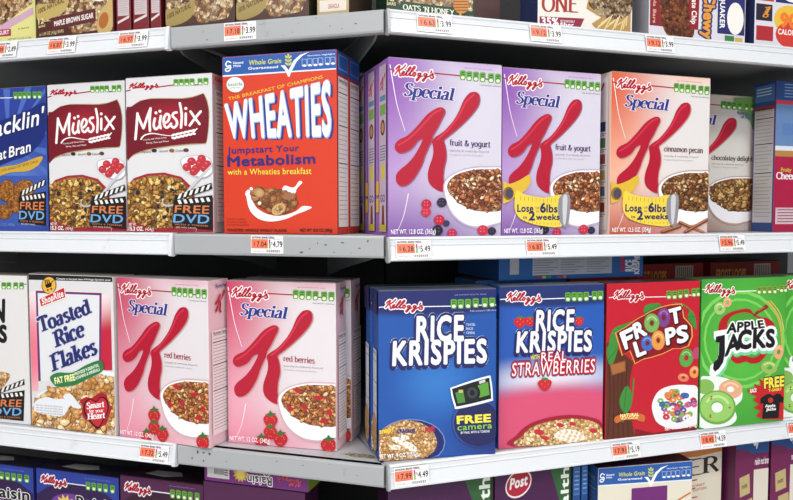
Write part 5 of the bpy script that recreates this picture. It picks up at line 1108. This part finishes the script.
# ------------------------------------------------------------------ price tags
def price_tag(run, px, py, shelf_i, rail, unitp, price, label, w=.062, h=.031, dim_=False):
    z = ZL[run][shelf_i]
    s = s_of(run, px, py, -.006); hgt = float(on_plane(run, px, py, -.006)[2])
    lo = z - .0375; c = min(max(hgt, lo + h / 2 + .001), z - h / 2 - .002)
    p = W3(run, s, -.0062 if not rail else -.0098, c)
    r = empty('price_tag', p, RUN[run][2])
    if rail: r.rotation_euler = (-.2 if rail else 0, 0, RUN[run][2])
    tag(r, label, 'price tag', 'shelf price tags')
    a = Art(w, h, .0004); a.unit()
    # card as thin body
    V = [(x, y, zz_) for y in (0, .0005) for x, zz_ in ((-w / 2, -h / 2), (w / 2, -h / 2), (w / 2, h / 2), (-w / 2, h / 2))]
    mesh_obj('card', V, [[0, 1, 2, 3], [7, 6, 5, 4], [0, 4, 5, 1], [1, 5, 6, 2], [2, 6, 7, 3], [3, 7, 4, 0]], [flat('#f0eef0')], parent=r)
    class T(Art):
        def P(s_, p):
            u, v = s_.uv(p); return ((u - .5) * w, -s_.off, (v - .5) * h)
    a = T(w, h, .001); a.unit(); a.part = 'price_print'
    a.rect(.02, .2, .53, .72, '#e8785a'); a.text(unitp, (.19, .62), (.49, .62), (.19, .34), col='#3a1c1c', bold=.02); a.text('$', (.09, .56), (.14, .56), (.09, .36), col='#3a1c1c')
    a.rect(.56, .22, .61, .45, '#b44890'); a.rect(.56, .45, .61, .72, '#6cb04c')
    a.text(price, (.69, .64), (.97, .64), (.69, .32), col='#24242a', bold=.025); a.text('$', (.635, .5), (.67, .5), (.635, .34), col='#24242a')
    a.text('NATIONAL BRAND CEREAL', (.04, .16), (.74, .16), (.04, .06), col='#3c3c44', bold=.04)
    a.text('YOU PAY', (.68, .24), (.92, .24), (.68, .19), col='#6c6c74')
    for i in range(14): a.rect(.48 + i * .03, .8, .49 + i * .03 + .01 * (i % 2), .93, '#6c6c78')
    a.text('6/04 000123', (.06, .92), (.4, .92), (.06, .84), col='#9a9aa4')
    finish(a, r); return r
TG = [('L', 5, 47, 0, 1, '5.89', '2.89', 'Price tag on the top left rail, cut by the left picture edge'),
      ('L', 63, 43, 0, 1, '6.87', '3.99', 'Price tag below the brown maple sugar bar box'),
      ('L', 134, 36, 0, 1, '6.97', '3.99', 'Price tag near the right end of the top left rail'),
      ('L', 240, 31, 0, 0, '7.18', '3.99', 'White and orange price tag on the grey top corner shelf lip'),
      ('R', 434, 22, 0, 1, '6.63', '3.99', 'Price tag under the green oats and honey bar box'),
      ('R', 545, 33, 0, 1, '9.12', '3.99', 'Price tag under the white high fibre bar box'),
      ('R', 659, 42, 0, 1, '9.12', '3.99', 'Price tag under the chewy bar box'),
      ('L', 267, 244, 1, 0, '7.04', '4.79', 'Price tag on the grey lip under the orange-red wheat flakes box'),
      ('R', 413, 249, 1, 1, '6.28', '5.49', 'Price tag on the rail under the purple box without tape'),
      ('R', 541, 247, 1, 1, '6.87', '5.49', 'Price tag on the rail under the purple box with yellow tape'),
      ('R', 731, 242, 1, 1, '5.96', '5.49', 'Price tag on the middle rail under the chocolatey delight box'),
      ('L', 155, 453, 2, 1, '7.32', '5.49', 'Price tag at the end of the bottom left rail'),
      ('R', 411, 475, 2, 1, '7.99', '4.49', 'Price tag under the blue box with the free camera badge'),
      ('R', 625, 450, 2, 1, '7.91', '5.19', 'Price tag under the red fruit ring box'),
      ('R', 712, 440, 2, 1, '8.45', '4.59', 'Price tag under the bright green apple ring box'),
      ('R', 798, 428, 2, 1, '8.45', '4.59', 'Price tag on the bottom rail cut by the right picture edge')]
for t in TG: price_tag(*t)

# ------------------------------------------------------------------ light
def area(name, loc, rot, sx, sy, e, col=(1, 1, 1)):
    l = bpy.data.lights.new(name, 'AREA'); l.shape = 'RECTANGLE'; l.size = sx; l.size_y = sy; l.energy = e; l.color = col
    o = bpy.data.objects.new(name, l); COL.objects.link(o); o.location = loc; o.rotation_euler = rot
# rows of fluorescent ceiling tubes over the aisle
for i, (x, y) in enumerate(((-1.6, -.5), (1.6, -.5), (-1.6, -1.7), (1.6, -1.7))):
    fx = empty('ceiling_light', (x, y, 3.24)); tag(fx, 'White fluorescent ceiling fixture above the aisle', 'ceiling light', 'fluorescent aisle fixtures')
    V = [(sx * .75, sy * .15, zz_) for zz_ in (0, .05) for sx, sy in ((-1, -1), (1, -1), (1, 1), (-1, 1))]
    mesh_obj('housing', V, [[0, 1, 5, 4], [1, 2, 6, 5], [2, 3, 7, 6], [3, 0, 4, 7], [4, 5, 6, 7], [3, 2, 1, 0]], [white], parent=fx)
    area('fluorescent_lamp', (x, y, 3.22), (0, 0, 0), 1.5, .3, 52, (1, .99, .96))
area('front_fill_lamp', (0, -2.4, 1.75), (math.radians(90), 0, 0), 4.5, 2.2, 46, (.97, .985, 1))  # front fill added behind the camera, an unseen source
# unseen window frame, added to go with the fill lamp behind the camera
def bar(V, F_, x0, x1, z0, z1):
    b = len(V); V += [(x, y, z_) for y in (-2.52, -2.46) for x, z_ in ((x0, z0), (x1, z0), (x1, z1), (x0, z1))]
    F_ += [[b + k for k in f] for f in ([0, 1, 2, 3], [7, 6, 5, 4], [0, 4, 5, 1], [1, 5, 6, 2], [2, 6, 7, 3], [3, 7, 4, 0])]
V = []; Fq = []
for x0, x1, z0, z1 in ((-2.35, 2.35, .55, .63), (-2.35, 2.35, 2.87, 2.95), (-2.35, -2.27, .63, 2.87), (2.27, 2.35, .63, 2.87), (-.03, .03, .63, 2.87)): bar(V, Fq, x0, x1, z0, z1)
o = mesh_obj('added_window_1', V, Fq, [white]); o['kind'] = 'structure'
w = bpy.data.worlds.new('store'); scn.world = w; w.use_nodes = True
bg = w.node_tree.nodes['Background']; bg.inputs[0].default_value = (.9, .95, 1, 1); bg.inputs[1].default_value = .14

# ------------------------------------------------------------------ camera
cam = bpy.data.cameras.new('camera'); cam.sensor_width = 36; cam.lens = 36 * F / 793; cam.clip_start = .05
co = bpy.data.objects.new('camera', cam); COL.objects.link(co); co.location = (0, 0, CZ); co.rotation_euler = (math.pi / 2 - PITCH, 0, 0)
scn.camera = co
scn.view_settings.view_transform = 'Standard'; scn.view_settings.look = 'None'; scn.view_settings.gamma = 1; scn.view_settings.use_curve_mapping = False
scn.view_settings.exposure = 0.0
